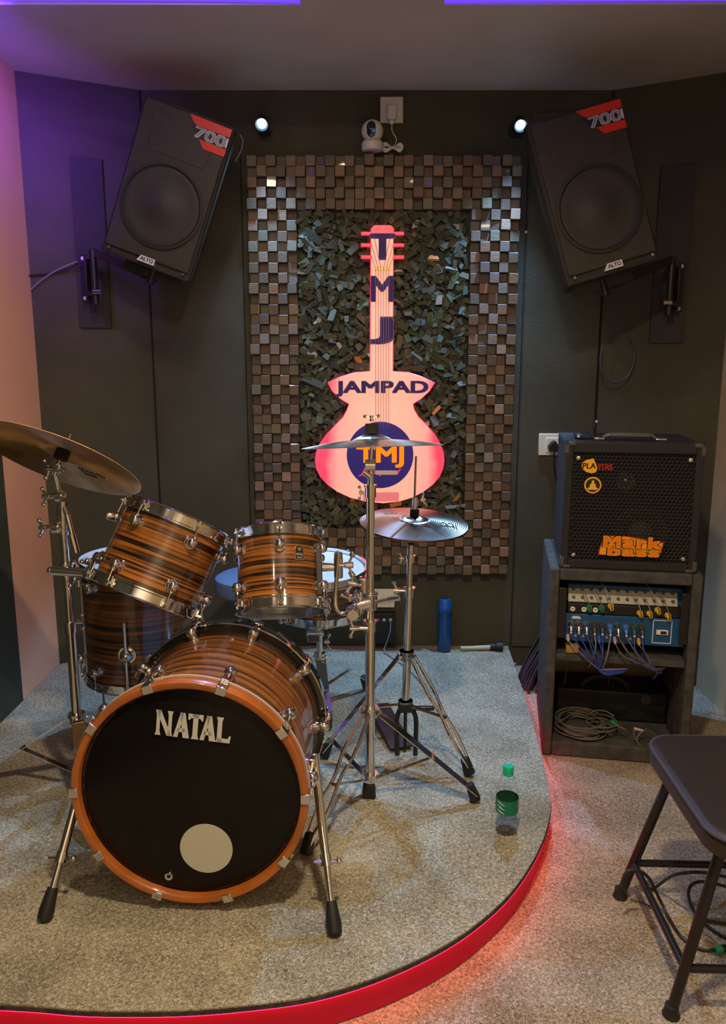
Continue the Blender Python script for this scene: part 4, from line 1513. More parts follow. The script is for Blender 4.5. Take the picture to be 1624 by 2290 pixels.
def cmark(pts, c, up_, s, thick=.003):
    """strokes in a local tangent frame at polar c=(rad, ang), drawn upright for the viewer"""
    out = []
    cx_, cy_ = c[0] * math.cos(c[1]), c[0] * math.sin(c[1])
    for a, b in pts:
        x_, y_ = cx_ + a * s, cy_ + b * s * 1.6
        out.append(on_cym(math.hypot(x_, y_), math.atan2(y_, x_)))
    return out


for st_ in ([(-1, -.6), (-.9, .3), (-.5, .7), (-.1, .3), (0, -.6)], [(0, -.6), (.1, .3), (.5, .7), (.9, .3), (1, -.6)], [(-1, -.1), (-.5, -.25), (0, -.1), (.5, -.25), (1, -.1)],
            [(-1.3, -.6), (-1.25, .1), (-.95, .5)], [(1.3, -.8), (1.35, .7)]):
    q.tube(cmark(st_, (.112, R(-20)), 0, .022), .0016, n=5)
q.build('emblem', BLK2, hat1)
q = MB()
for st_ in ([(-2.2, 0), (-1.9, .5), (-1.6, -.3), (-1.2, .6), (-.9, -.2), (-.5, .7), (-.2, -.3), (.2, .5), (.5, -.2), (.9, .6), (1.2, -.3), (1.6, .3), (2.1, 0)],
            [(-1.9, .7), (-1.2, .9)], [(.3, 1.0), (1.1, .8)]):
    q.tube(cmark(st_, (.098, R(140)), 0, .010), .0011, n=5)
q.build('script', GOLDP, hat1)
# legs, hub and pedal
zlo = zy(1575, HB_[1])
fR = atz(1053, 1738, SZ)
fL = atz(714, 1697, SZ)
tripod(hh, (HB_[0] - .010, HB_[1]), zy(1466, HB_[1]), zlo, [(fR.x, fR.y)], .0140, flat=False)
for ch_ in list(hh.children):
    pass
d = V((fL.x + .012 - HB_[0], fL.y - HB_[1], 0)).normalized()
tripod(hh, (HB_[0] - .010, HB_[1]), zy(1466, HB_[1]), zlo, [(fL.x + .012, fL.y)], .0140, flat=True)
fx = MB()
q = MB()
hx, hy = HB_[0] - .012, HB_[1]
q.box((.05, .05, .035), (hx, hy, zlo - .005))
q.bx((hx - .005, hy - .012, zlo - .02), (hx + .10, hy + .012, zlo - .008))
q.build('frame_hub', BLACKM, hh, world=True, bevel=.005)
q = MB()
q.tube([(hx - .028, hy - .03, SZ + .012), (hx - .030, hy - .012, SZ + .06), (hx - .030, hy - .006, zlo - .05), (hx - .016, hy, zlo - .012)], .0085, n=10)
q.tube([(hx + .034, hy - .03, SZ + .012), (hx + .036, hy - .012, SZ + .06), (hx + .036, hy - .006, zlo - .05), (hx + .020, hy, zlo - .012)], .0085, n=10)
q.build('pedal_frame', BLACKM, hh, world=True)
MB().cyl((hx, hy, SZ + .02), (hx, hy, zlo - .01), .006, n=12).build('pull_chain', BLACKM, hh, world=True)
q = MB()
q.bar((hx - .01, hy + .02, SZ + .015), (hx - .09, hy + .30, SZ + .05), .085, .008)
q.build('footboard', BLACKM, hh, world=True, bevel=.003)

# ---- left boom stand (holds the large tom)
LB = (-.905, 2.31)
ls = thing('cymbal_stand', 'tall chrome boom stand at the left, carrying the large tom and the angled cymbal', 'cymbal stand', loc=(LB[0], LB[1], SZ))
zj1, zj2 = zy(1402, LB[1]), zy(1118, LB[1])
MB().cyl((LB[0], LB[1], SZ + .03), (LB[0], LB[1], zj1), .0150, n=24).build('lower_tube', CHROME2, ls, world=True)
MB().cyl((LB[0], LB[1], zj1), (LB[0], LB[1], zj2), .0120, n=24).build('upper_tube', CHROME2, ls, world=True)
q = MB()
collar(q, (LB[0], LB[1], zj1), (0, 0, 1), .019, .03)
wing(q, (LB[0] + .035, LB[1] - .01, zj1 + .02), (1, 0, 0), 1.0)
q.build('height_clamp', CHROME, ls, world=True)
bA = at(134, 1112, LB[1])
bB = at(171, 1236, LB[1] - .02)
bC = at(122, 1062, LB[1] - .01)
q = MB()
q.cyl(bC, bA, .0085, n=14)
q.cyl(at(150, 1150, LB[1] - .012), bB, .0085, n=14)
q.cyl(bA, at(150, 1150, LB[1] - .012), .0085, n=14)
q.cyl(at(160, 1195, LB[1] - .018), bB, .0115, n=14)
q.build('boom_arm', CHROME, ls, world=True)
q = MB()
for (px, py, s_) in ((130, 1110, 1.0), (122, 1180, 1.0)):
    p_ = at(px, py, LB[1] - .02)
    q.cyl(p_ + V((-.03, 0, 0)), p_ + V((.022, 0, .004)), .0085, n=14)
    q.cyl(p_ + V((-.005, 0, 0)), p_ + V((.012, 0, 0)), .017, n=18)
    wing(q, p_ + V((-.034, -.004, 0)), (-1, 0, 0), 1.1)
q.cyl(at(140, 1120, LB[1]), at(142, 1195, LB[1]), .0165, n=18)
q.build('boom_tilter', CHROME, ls, world=True)
acl = V((.255, .475, .842)).normalized()
Pl = atd(139, 1016, 2.29)
cym_l, Mcl, thl = cymbal('cymbal', 'large bronze cymbal tilted at the left edge, its underside showing', Pl - acl * .02, acl, .243, BRONZE, .062, .022)
bot = Mcl @ V((0, 0, thl - .004))
q = MB()
jt = at(127, 1050, LB[1] - .01)
q.cyl(bC, jt, .010, n=14)
q.cyl(jt + V((-.012, 0, 0)), jt + V((.018, 0, 0)), .012, n=16)
wing(q, jt + V((-.020, -.012, .004)), (-.6, -.8, 0), 1.2)
q.cyl(jt, bot - acl * .045, .0075, n=12)
q.cyl(bot - acl * .05, bot + acl * .05, .004, n=10)
q.build('cymbal_tilter', CHROME, ls, world=True)
MB().cyl(bot - acl * .032, bot - acl * .004, .021, n=20).build('felt_washer', FELT, ls, world=True)
# dark script on the underside of the cymbal
q = MB()


def on_cym_l(x_, y_, dz=-.0022):
    rad = math.hypot(x_, y_)
    f = (rad - .062) / (.243 - .062)
    return V((x_, y_, .022 * (1 - max(f, 0) ** 1.5) + dz))


for st_ in ([(0, 0), (.006, .012), (.010, -.006), (.016, .014), (.021, -.004), (.028, .006), (.033, -.004), (.040, .006), (.046, -.006), (.055, .004), (.066, -.002), (.078, -.004)],
            [(.010, -.012), (.05, -.014)]):
    q.tube([on_cym_l(.015 + a * 1.1, .105 - b * 1.6) for a, b in st_], .0012, n=5)
q.build('script', BLK2, cym_l)
# tripod of the left stand
fl1 = atz(2, 1672, SZ)
q0 = V((LB[0], LB[1]))
tripod(ls, LB, zy(1606, LB[1]), SZ + .06, [(-1.24, 2.36), (-.72, 2.60), (-.76, 2.02)], .015)
# clamp between left stand and large tom
zc = zy(1274, LB[1])
lc = thing('tom_clamp', 'chrome clamp and arm holding the large tom to the left boom stand', 'clamp', loc=(LB[0], LB[1], zc - .03))
q = MB()
q.cyl((LB[0] - .035, LB[1] - .022, zc + .004), (LB[0] + .065, LB[1] - .022, zc - .004), .0145, n=20)
q.sphere((LB[0] - .040, LB[1] - .022, zc + .005), .010, 12, 8)
collar(q, (LB[0], LB[1], zc), (0, 0, 1), .020, .04)
q.build('stand_clamp', CHROME, lc, world=True)
e1 = V((LB[0] + .065, LB[1] - .022, zc - .004))
tm = Mb @ V((-.150, -.055, -.05))
q = MB()
q.sphere(e1 + V((.012, 0, 0)), .021, 18, 12)
q.tube([e1 + V((.01, 0, 0)), e1 + V((.05, -.01, -.004)), tm], .0075, n=12)
q.build('ball_joint', CHROME, lc, world=True)
for p_, a_, u_ in ((e1 + V((-.018, -.01, -.028)), (0, 0, -1), (1, 0, 0)), (e1 + V((.022, -.01, .028)), (0, 0, 1), (1, 0, 0)),
                   (tm + V((-.012, -.02, -.012)), (-.3, -.9, 0), (1, 0, .2))):
    q = MB()
    wing(q, p_, a_, 1.2, up=u_)
    q.build('wing_nut', CHROME, lc, world=True)
MB().lathe([(0, 0), (.012, 0), (.015, .005), (.014, .028), (.010, .032), (0, .033)], 18,
           axisM(Mb @ V((-.168, -.02, .065)), (-.9, -.2, .25))).build('rail_knob', CHROME, lc, world=True)

# ---- snare stand
ss = thing('snare_stand', 'low chrome stand with basket under the snare drum', 'snare stand', loc=(-.172, 2.95, SZ))
sb = V((-.172, 2.95, 0))
MB().cyl((sb.x, sb.y, SZ + .03), (sb.x, sb.y, .40), .012, n=18).build('tube', CHROME2, ss, world=True)
q = MB()
q.box((.05, .04, .05), (sb.x - .02, sb.y - .02, .40))
q.cyl((sb.x - .05, sb.y - .03, .41), (sb.x + .02, sb.y - .03, .41), .012, n=14)
wing(q, (sb.x + .03, sb.y - .04, .38), (1, 0, 0), 1.3)
q.sphere((sb.x, sb.y - .03, .445), .024, 14, 10)
q.build('basket_joint', CHROME, ss, world=True, bevel=.003)
for a in (-.45, PI * .62, PI * 1.25):
    e_ = Ms @ V((math.cos(a) * .190, math.sin(a) * .190, -.092))
    e2 = Ms @ V((math.cos(a) * .190, math.sin(a) * .190, -.060))
    q = MB().bar((sb.x, sb.y - .01, .45), e_, .018, .006)
    q.cyl(e_ - V((0, 0, .006)), e2, .008, n=10)
    q.build('basket_arm', CHROME2, ss, world=True)
tripod(ss, (sb.x, sb.y), .30, SZ + .07, [(.02, 3.10), (-.27, 3.17), (-.13, 2.72)], .012)

# ---- throne
th = thing('drum_throne', 'round drum stool with blue-grey seat, half hidden behind the small rack tom', 'stool', loc=(-.465, 3.22, SZ))
q = MB().lathe([(0, .0), (.150, .0), (.165, .012), (.168, .045), (.162, .066), (.14, .078), (0, .08)], 48, Matrix.Translation((-.465, 3.22, .49)))
q.build('seat', mat('blue_vinyl', (.12, .20, .34), .4), th, world=True)
MB().cyl((-.465, 3.22, SZ + .04), (-.465, 3.22, .489), .0135, n=18).build('post', CHROME2, th, world=True)
tripod(th, (-.465, 3.22), .36, SZ + .08, [(-.68, 3.10), (-.40, 2.98), (-.44, 3.47)], .0135)

# ---- bass pedal
bp = thing('bass_pedal', 'black bass drum pedal behind the bass drum', 'pedal', loc=(fc.x + .01, bc.y + .06, SZ))
bxx, byy = fc.x + .01, bc.y + .035
q = MB().bx((bxx - .05, byy + .02, SZ + .001), (bxx + .05, byy + .34, SZ + .009))
q.build('base_plate', BLACKM, bp, world=True, bevel=.002)
MB().bar((bxx, byy + .06, SZ + .07), (bxx, byy + .33, SZ + .022), .085, .008).build('footboard', BLACKM, bp, world=True, bevel=.002)
q = MB()
for s_ in (-1, 1):
    q.cyl((bxx + s_ * .055, byy + .04, SZ + .005), (bxx + s_ * .055, byy + .04, SZ + .22), .008, n=12)
q.cyl((bxx - .06, byy + .04, SZ + .21), (bxx + .06, byy + .04, SZ + .21), .007, n=12)
q.build('frame', CHROME2, bp, world=True)
q = MB().cyl((bxx, byy + .04, SZ + .21), (bxx, byy + .075, SZ + .36), .004, n=8)
q.sphere((bxx, byy + .075, SZ + .37), .022, 14, 10)
q.build('beater', CREAMP, bp, world=True)
# =================================================================== SMALL THINGS ON THE STAGE
P = atz(992, 1450, SZ)
BLUEP = mat('blue_flask', (.006, .05, .16), .35, coat=.3)
BLUEC = mat('blue_flask_cap', (.008, .07, .26), .45)
fl = thing('thermos_flask', 'dark blue thermos flask standing against the wall at the back of the stage', 'flask', loc=(P.x, P.y - .03, SZ))
MF = Matrix.Translation((P.x, P.y - .03, SZ))
MB().lathe([(0, 0), (.028, 0), (.032, .004), (.032, .185), (.030, .190), (0, .190)], 36, MF).build('body', BLUEP, fl, world=True)
MB().lathe([(0, .1902), (.033, .1902), (.034, .195), (.034, .225), (.030, .232), (.029, .250), (.025, .256), (0, .257)], 36, MF).build('cap', BLUEC, fl, world=True)
# pale stick with black head
a, b, c = atz(1030, 1456, SZ), atz(1096, 1455, SZ), atz(1124, 1456, SZ)
z_ = V((0, 0, .016))
t = thing('brush', 'pale handled brush with a black head lying on the stage beside the blue flask', 'brush', loc=(b.x, b.y, SZ))
MB().tube([a + z_ + V((0, 0, .0)), a.lerp(b, .5) + z_, b + z_ + V((0, 0, .002))], [.0085, .010, .0125], n=12).build('handle', mat('pale_yellow_wood', (.55, .52, .33), .5), t, world=True)
MB().tube([b + z_ + V((0, 0, .004)), b.lerp(c, .5) + z_ + V((0, 0, .006)), c + z_ + V((0, 0, .008))], [.016, .022, .022], n=14).build('brush_head', RUBBER, t, world=True)
a = atz(930, 1453, SZ)
MB().prism([(-.03, -.004), (.0, -.009), (.03, -.002), (.012, .008), (-.02, .006)], 0.0003, .004, Matrix.Translation(a)).build(
    'paper_scrap', mat('brown_scrap', (.16, .10, .05), .8), world=True, label='small brown scrap lying on the stage left of the blue flask', cat='scrap')

# water bottle
P = atz(1132, 1857, SZ)
PET = mat('clear_plastic', (.93, .95, .95), .06, trans=1.0)
MATS['clear_plastic'].node_tree.nodes['Principled BSDF'].inputs['IOR'].default_value = 1.06
bt = thing('water_bottle', 'clear plastic water bottle with green cap and green label on the stage', 'bottle', loc=P)
MP = Matrix.Translation(P)
prof = [(.0, .008), (.018, .002), (.026, .0006), (.0315, .006), (.0325, .016), (.0305, .022), (.0318, .028), (.0318, .060), (.0325, .064), (.0325, .118), (.0315, .124),
        (.032, .132), (.0285, .150), (.0205, .168), (.0135, .178), (.0128, .186)]
inner = [(max(r_ - .0006, 0), z + (.0006 if i < 3 else 0)) for i, (r_, z) in enumerate(prof)][::-1]
MB().lathe(prof + inner, 48, MP, closed=False).build('bottle_body', PET, bt, world=True, ang=60)
MB().lathe([(0.0, .187), (.0148, .187), (.0152, .189), (.0152, .2035), (.0138, .206), (0, .2062), ], 32, MP).build('cap', mat('green_cap', (.0, .50, .26), .4), bt, world=True)
MB().lathe([(.0148, .179), (.0152, .180), (.0152, .1855), (.0148, .1865), (.0136, .1865), (.0136, .179)], 32, MP, closed=True).build('cap_ring', mat('green_cap', (0, 0, 0)), bt, world=True)
MB().lathe([(.0328, .066), (.0330, .066), (.0330, .110), (.0328, .110)], 48, MP, closed=True).build('label', mat('green_label', (.0, .20, .10), .4), bt, world=True)
q = MB()
for k in range(3):
    z0 = .070 + k * .013
    vs = []
    for i in range(9):
        a = R(-158) + R(46) * i / 8
        zz = z0 + .010 * (1 - i / 8)
        hh_ = .0055 * (1 - abs(i - 4) / 5)
        vs += [(P.x + .0333 * math.cos(a), P.y + .0333 * math.sin(a), SZ + zz - hh_ / 2), (P.x + .0333 * math.cos(a), P.y + .0333 * math.sin(a), SZ + zz + hh_ / 2)]
    q.add(vs, [(2 * i, 2 * i + 2, 2 * i + 3, 2 * i + 1) for i in range(8)])
q.build('label_swash', WHTS, bt, world=True)

# =================================================================== RACK, AMPLIFIER, MIXERS
RM = Matrix.Translation((.673, 2.72, 0)) @ Matrix.Rotation(R(-10), 4, 'Z')
RI = RM.inverted()
RW, RD, RH = .52, .50, .725


def rl(px, py, ly):
    """pixel -> rack local point on the plane local y = ly"""
    o = RI @ V((0, 0, CAMZ))
    d = (RI.to_3x3() @ ray(px, py))
    return o + d * ((ly - o.y) / d.y)


RCP = mat('grey_carpet_covering', (.085, .082, .070), .95, var=.3, vs=25, bump=.5, bs=350, spec=.15)
rk = thing('equipment_rack', 'grey carpet covered open equipment rack standing on the floor beside the stage', 'rack', M=RM)
MB().bx((0, 0, 0), (.034, RD, RH)).build('side_panel', RCP, rk, bevel=.008, seg=3)
MB().bx((RW - .034, 0, 0), (RW, RD, RH)).build('side_panel', RCP, rk, bevel=.008, seg=3)
MB().bx((.0345, .0, RH - .042), (RW - .0345, RD, RH)).build('top_panel', RCP, rk, bevel=.006, seg=3)
MB().bx((.0345, .004, 0), (RW - .0345, RD, .058)).build('bottom_panel', RCP, rk, bevel=.006)
MB().bx((.0345, .01, .375), (RW - .0345, RD - .04, .400)).build('shelf', RCP, rk, bevel=.004)
MB().bx((.0345, RD - .012, .0585), (RW - .0345, RD - .002, RH - .0425)).build('added_backdrop', mat('lit_tan_backdrop', (.50, .36, .20), .8, var=.2, vs=6), rk)  # added board, its bright tan stands for the lit space behind
for s_ in (0, 1):
    x0 = .0345 if s_ == 0 else RW - .0345 - .028
    MB().bx((x0, .012, .462), (x0 + .028, .020, .652)).build('rack_ear', BLACKM, rk, bevel=.002)
# top mixer
BLUM = mat('blue_painted_metal', (.018, .10, .26), .4)
BLUD = mat('blue_mixer_face', (.010, .085, .22), .4)
CRM = mat('cream_mixer_face', (.50, .47, .36), .45)
mt = thing('audio_mixer', 'blue rack mixer with cream control strip, upper of the two in the rack', 'mixer', M=RM @ Matrix.Translation((.07, .06, .555)))
MB().bx((0, .02, .0), (.405, .33, .095)).build('chassis', BLUM, mt, bevel=.004)
Mt = Matrix.Translation((0, 0, .032)) @ Matrix.Rotation(R(-28), 4, 'X')
MB().bx((.003, -.004, 0), (.385, .003, .066), Mt).build('control_face', CRM, mt, bevel=.001)
MB().bx((.0, -.02, -.004), (.40, .019, .031)).build('jack_strip', BLACKP, mt, bevel=.002)
KN = mat('dark_knob', (.05, .045, .04), .4)
GRNP = mat('green_plug', (.01, .30, .09), .4)
YELP = mat('yellow_plug', (.80, .48, .02), .4)
SILP = mat('silver_plug', (.55, .52, .45), .3, 1.0)
for i in range(12):
    x0 = .022 + i * .0315
    q = MB()
    for z_ in (.018, .048):
        q.cyl(Mt @ V((x0, -.004, z_)), Mt @ V((x0, -.013, z_)), .0062, .005, n=12)
    q.build('knob', KN, mt)
for i in range(3):
    q = MB().lathe([(.003, 0), (.009, 0), (.009, .004), (.003, .004)], 18, Matrix.Translation((.018 + i * .040, -.020, .012)) @ Matrix.Rotation(PI / 2, 4, 'X'), closed=True)
    q.build('jack_socket', CREAMP, mt)
# lower mixer
mx = thing('audio_mixer', 'blue rack mixer packed with plugged connectors, lower of the two in the rack', 'mixer', M=RM @ Matrix.Translation((.065, .035, .445)))
MB().bx((0, .012, 0), (.415, .33, .100)).build('chassis', BLUM, mx, bevel=.004)
MB().bx((.0, .0, .0), (.415, .0115, .104)).build('front_face', BLUD, mx, bevel=.002)
q = MB()
for a_, b_ in (((.305, .010), (.308, .098)), ((.368, .010), (.371, .098)), ((.305, .010), (.371, .013)), ((.305, .095), (.371, .098))):
    q.bx((a_[0], -.001, a_[1]), (b_[0], 0, b_[1]))
q.build('white_outline', WHTS, mx, ang=0)
MB().bx((.318, -.006, .044), (.358, -.0005, .062)).build('power_switch', CREAMP, mx, bevel=.001)
MB().bx((.332, -.008, .048), (.352, -.0062, .058)).build('switch_rocker', BLACKP, mx)
MB().prism([(.02, .086), (.055, .086), (.048, .096), (.024, .096)], -.001, 0, FM).build('printed_mark', WHTS, mx)
for i in range(10):
    x0 = .018 + i * .0275
    q = MB().lathe([(.004, 0), (.011, 0), (.011, .005), (.004, .005)], 20, Matrix.Translation((x0, 0, .070)) @ Matrix.Rotation(PI / 2, 4, 'X'), closed=True)
    q.build('input_socket', SILP, mx)
    q = MB().cyl((x0 - .008, -.004, .022), (x0 - .008, 0, .022), .0045, n=12)
    q.build('output_jack', mat('lilac_jack', (.45, .33, .45), .4), mx)
# patch cables plugged in the lower mixer
BLUC = mat('blue_cable', (.04, .075, .40), .45)
LILC = mat('grey_lilac_cable', (.24, .22, .30), .5)
GRYC = mat('beige_grey_cable', (0.13, 0.115, 0.085), .55)
cols = [BLUC, BLUC, BLUC, LILC, BLUC, LILC, GRYC, GRYC, BLUC, BLUC]
plg = [SILP, SILP, SILP, KN, KN, mat('blue_plug', (.05, .18, .50), .4), SILP, mat('blue_plug', (0, 0, 0)), mat('dark_green_plug', (.03, .09, .03), .5), KN]
ordn = ['first', 'second', 'third', 'fourth', 'fifth', 'sixth', 'seventh', 'eighth', 'ninth', 'tenth']
cn = ['blue', 'blue', 'blue', 'lilac', 'blue', 'lilac', 'beige', 'beige', 'blue', 'blue']
MX = RM @ Matrix.Translation((.065, .035, .445))
for i in range(10):
    x0 = .018 + i * .0275
    c0 = thing('patch_cable', '%s patch cable with plug in the lower rack mixer, %s from the left' % (cn[i], ordn[i]), 'cable',
               M=MX @ Matrix.Translation((x0, -.006, .070)), group='patch cables in the lower mixer')
    q = MB().cyl((0, 0, 0), (0, -.018, -.010), .0105, n=14)
    q.cyl((0, -.018, -.010), (0, -.030, -.022), .0085, .005, n=12)
    q.build('plug', plg[i], c0)
    MB().sphere((0, -.032, -.026), .0052, 10, 7).build('plug_tip', mat('pinkish_sleeve', (.60, .45, .40), .4), c0)
    if i < 6:
        tgt = V((.115 - x0 + i * .004, -.020, -.155 - .006 * (i % 3)))
        mid = V(((tgt.x) * .55, -.055, -.10))
        end = V((.175 - x0, -.005, -.150))
        if i == 3:
            pts = [(0, -.034, -.030), (.004, -.05, -.07), (-.004, -.03, -.13), (-.01, .0, -.165)]
        else:
            pts = [(0, -.034, -.030), mid, tgt, V((.145 - x0, -.03, -.178 + .004 * i)), V((.20 - x0, -.02, -.172 + .003 * i)), V((.235 - x0, .01, -.165))]
    else:
        pts = [(0, -.034, -.030), V((.03, -.06, -.075)), V((.325 - x0 - .05, -.055, -.115)), V((.335 - x0, -.03, -.15 - .01 * (i % 2))), V((.345 - x0, .02, -.155))]
        if i >= 8:
            pts = [(0, -.034, -.030), (.008, -.05, -.08), V((.32 - x0, -.04, -.15)), V((.315 - x0, -.01, -.19))]
    q = MB()
    q.tube([V(p_) for p_ in pts], .0023, n=6)
    q.build('cord', cols[i], c0)
cn2 = ['lilac', 'blue', 'blue', 'beige', 'blue', 'beige']
cl2 = [LILC, BLUC, BLUC, GRYC, BLUC, GRYC]
for n2, i in enumerate((0, 3, 4, 6, 7, 9)):
    x0 = .010 + i * .0275
    c0 = thing('patch_cable', '%s cable in the small jacks of the lower mixer, %s from the left' % (cn2[n2], ordn[n2]), 'cable',
               M=MX @ Matrix.Translation((x0, -.0045, .022)), group='patch cables in the small jacks of the lower mixer')
    q = MB().cyl((0, 0, 0), (0, -.016, -.006), .0065, n=12)
    q.cyl((0, -.016, -.006), (0, -.026, -.014), .0055, .0035, n=10)
    q.build('plug', [mat('pinkish_sleeve', (.6, .45, .4)), KN, mat('blue_plug', (.05, .18, .5)), mat('pinkish_sleeve', (.6, .45, .4)), KN, YELP][n2], c0)
    if i < 6:
        pts = [(0, -.024, -.012), V((.06 - x0 * .4, -.045, -.06)), V((.125 - x0, -.03, -.112)), V((.175 - x0, .0, -.128))]
    else:
        pts = [(0, -.024, -.012), V((.03, -.05, -.05)), V((.30 - x0, -.05, -.085 - .008 * (i % 3))), V((.355 - x0, -.01, -.10))]
    MB().tube([V(p_) for p_ in pts], .0021, n=6).build('cord', cl2[n2], c0)
# plugs in the upper mixer
MTX = RM @ Matrix.Translation((.07, .06, .555))
ups = [(.075, .030, GRNP, 'green', GRYC), (.118, .032, GRNP, 'green', GRYC), (.150, .040, YELP, 'yellow', LILC), (.252, .020, YELP, 'yellow', LILC),
       (.285, .020, YELP, 'yellow', LILC), (.312, .034, YELP, 'yellow', LILC), (.348, .016, YELP, 'yellow', GRYC)]
for i, (x0, z0, pm, nm, cm) in enumerate(ups):
    c0 = thing('patch_cable', '%s patch plug in the upper rack mixer, %s from the left' % (nm, ordn[i]), 'cable',
               M=MTX @ Matrix.Translation((x0, -.021, z0 - .01)), group='patch cables in the upper mixer')
    q = MB().cyl((0, 0, 0), (.0, -.010, .002), .0105, n=16)
    q.cyl((0, -.010, .002), (.003, -.026, -.006), .009, .007, n=14)
    q.build('plug', pm, c0)
    MB().tube([(.003, -.026, -.006), (-.004, -.045, .02), (-.02, -.02, .06), (-.035, .03, .082), (-.04, .10, .078)], .002, n=6).build('cord', cm, c0)
# power adapter in the gap
q = MB().bx((.07, .02, .4015), (.115, .06, .432))
t = q.build('yellow_power_adapter', mat('ochre_plastic', (.42, .25, .04), .5), M=RM, bevel=.004,
            label='small black and ochre adapter on the rack shelf at the left under the mixers', cat='adapter')
# black case below
bc_ = thing('amplifier_case', 'black case with rounded handle standing inside the lower rack compartment', 'case', M=RM @ Matrix.Translation((.0, .22, .0585)))
MB().bx((.06, 0, 0), (.485, .18, .125)).build('case_body', BLACKP, bc_, bevel=.01)
MB().tube([(.16, .03, .12), (.18, .03, .155), (.24, .03, .172), (.31, .03, .16), (.34, .03, .12)], .012, n=10).build('handle', RUBBER, bc_)
MB().cyl((.40, -.006, .10), (.40, 0, .10), .02, n=20).build('round_badge', KN, bc_)
# cables in the bottom of the rack
q = MB()
random.seed(3)
pts = []
for k in range(84):
    a = 2 * PI * k / 12
    rx_ = .092 - .003 * (k % 5) + random.uniform(-.004, .004)
    ry_ = .095 + random.uniform(-.006, .006)
    pts.append(V((.145 + .012 * math.sin(k * .7) + rx_ * math.cos(a), .112 + ry_ * math.sin(a), .064 + .0007 * k * .8 + random.uniform(-.001, .002))))
q.tube(pts, .0036, n=6, sub=4)
q.build('coiled_cable', GRYC, M=RM, label='thick coil of beige-grey cable lying in the bottom left of the rack', cat='cable')
q = MB()
pts = []
for k in range(26):
    a = 2 * PI * k / 11 + .6
    pts.append(V((.22 + .055 * math.cos(a), .085 + .05 * math.sin(a), .085 + .0015 * k)))
pts += [V((.20, .12, .14)), V((.235, .10, .15)), V((.262, .07, .145))]
q.tube(pts, .0032, n=6, sub=4)
cc_ = thing('instrument_cable', 'beige cable loop with green and silver plug on top of the coil in the rack', 'cable', M=RM)
q.build('cord', GRYC, cc_)
g0, g1, g2 = rl(1367, 1612, .06), rl(1380, 1622, .06), rl(1400, 1632, .058)
MB().cyl(g0, g1, .008, .006, n=12).build('green_sleeve', GRNP, cc_)
MB().cyl(g1, g2, .004, .003, n=12).build('jack_tip', SILP, cc_)
cc_ = thing('instrument_cable', 'pale cable with pinkish plug drooping at the bottom right of the rack', 'cable', M=RM)
g0, g1 = rl(1418, 1629, .05), rl(1438, 1634, .05)
MB().cyl(g0, g1, .006, .004, n=12).build('jack_plug', mat('pinkish_sleeve', (0, 0, 0)), cc_)
q = MB()
q.tube([g0, rl(1420, 1650, .04), rl(1440, 1675, .03), rl(1465, 1683, .03), rl(1480, 1680, .05)], .003, n=6)
q.tube([g1, rl(1424, 1655, .03), rl(1445, 1680, .02), rl(1470, 1690, .02)], .003, n=6)
q.tube([g1, rl(1450, 1632, .06), rl(1475, 1650, .07)], .0025, n=6)
q.build('cord', GRYC, cc_)
q = MB()
for px in (1270, 1368):
    q.tube([rl(px, 1480, .02), rl(px - 4, 1510, .02), rl(px - 8, 1530, .03)], .002, n=5)
q.build('hanging_wire', BLACKP, M=RM, label='thin black wires hanging below the rack shelf', cat='cable')

# bass amplifier
AX0, AX1, AZ0, AZ1, AY = .035, .495, .7265, 1.178, .015
AMPB = mat('amp_covering', (.030, .029, .026), .75, bump=.4, bs=600, spec=.3)
ap = thing('bass_amplifier', 'square black bass amplifier with orange lettering on top of the carpeted rack', 'amplifier', M=RM @ Matrix.Translation((0, 0, AZ0)))
hA = AZ1 - AZ0
q = MB()
fr = .026
q.bx((AX0, AY + .018, 0), (AX1, AY + .40, hA))
q.build('cabinet', AMPB, ap, bevel=.008, seg=3)
q = MB()
q.bx((AX0, AY, 0), (AX0 + fr, AY + .0175, hA)); q.bx((AX1 - fr, AY, 0), (AX1, AY + .0175, hA))
q.bx((AX0 + fr, AY, 0), (AX1 - fr, AY + .0175, .030)); q.bx((AX0 + fr, AY, hA - .036), (AX1 - fr, AY + .0175, hA))
q.build('front_frame', AMPB, ap, bevel=.004)
HEX = mat('grille_metal', (.050, .047, .040), .4, .3)
q = MB()
gx0, gx1, gz0, gz1 = AX0 + fr, AX1 - fr, .030, hA - .036
pt = .0140
nx, nz = int((gx1 - gx0) / pt), int((gz1 - gz0) / (pt * .866))
px_, pz_ = (gx1 - gx0) / (nx + .5), (gz1 - gz0) / (nz + .2)
for j in range(nz):
    for i in range(nx):
        cx_ = gx0 + (i + .5 + (.5 if j % 2 else 0)) * px_
        cz_ = gz0 + (j + .6) * pz_
        vs = []
        for rr_, yy_ in ((pt * .5774, AY + .0045), (pt * .40, AY + .0075)):
            for k in range(6):
                a = PI / 6 + PI / 3 * k
                vs.append((cx_ + rr_ * math.cos(a), yy_, cz_ + rr_ * math.sin(a)))
        q.add(vs, [(k, (k + 1) % 6, 6 + (k + 1) % 6, 6 + k) for k in range(6)])
q.build('grille', HEX, ap, ang=0)
TW = Matrix.Translation(((AX0 + AX1) / 2 + .04, AY + .017, .13)) @ Matrix.Rotation(PI / 2, 4, 'X')
MB().lathe([(.098, 0), (.094, .003), (.08, .002), (.05, -.0), (.045, .006), (.03, .0085), (0, .0095)], 48, TW).build('woofer', mat('woofer_cone', (.022, .021, .019), .5), ap)
MB().lathe([(.036, .001), (.032, .004), (.016, .003), (.010, .008), (0, .0095)], 32, Matrix.Translation(((AX0 + AX1) / 2 - .02, AY + .017, .315)) @ Matrix.Rotation(PI / 2, 4, 'X')).build(
    'tweeter', mat('tweeter_grey', (.035, .033, .028), .3), ap)
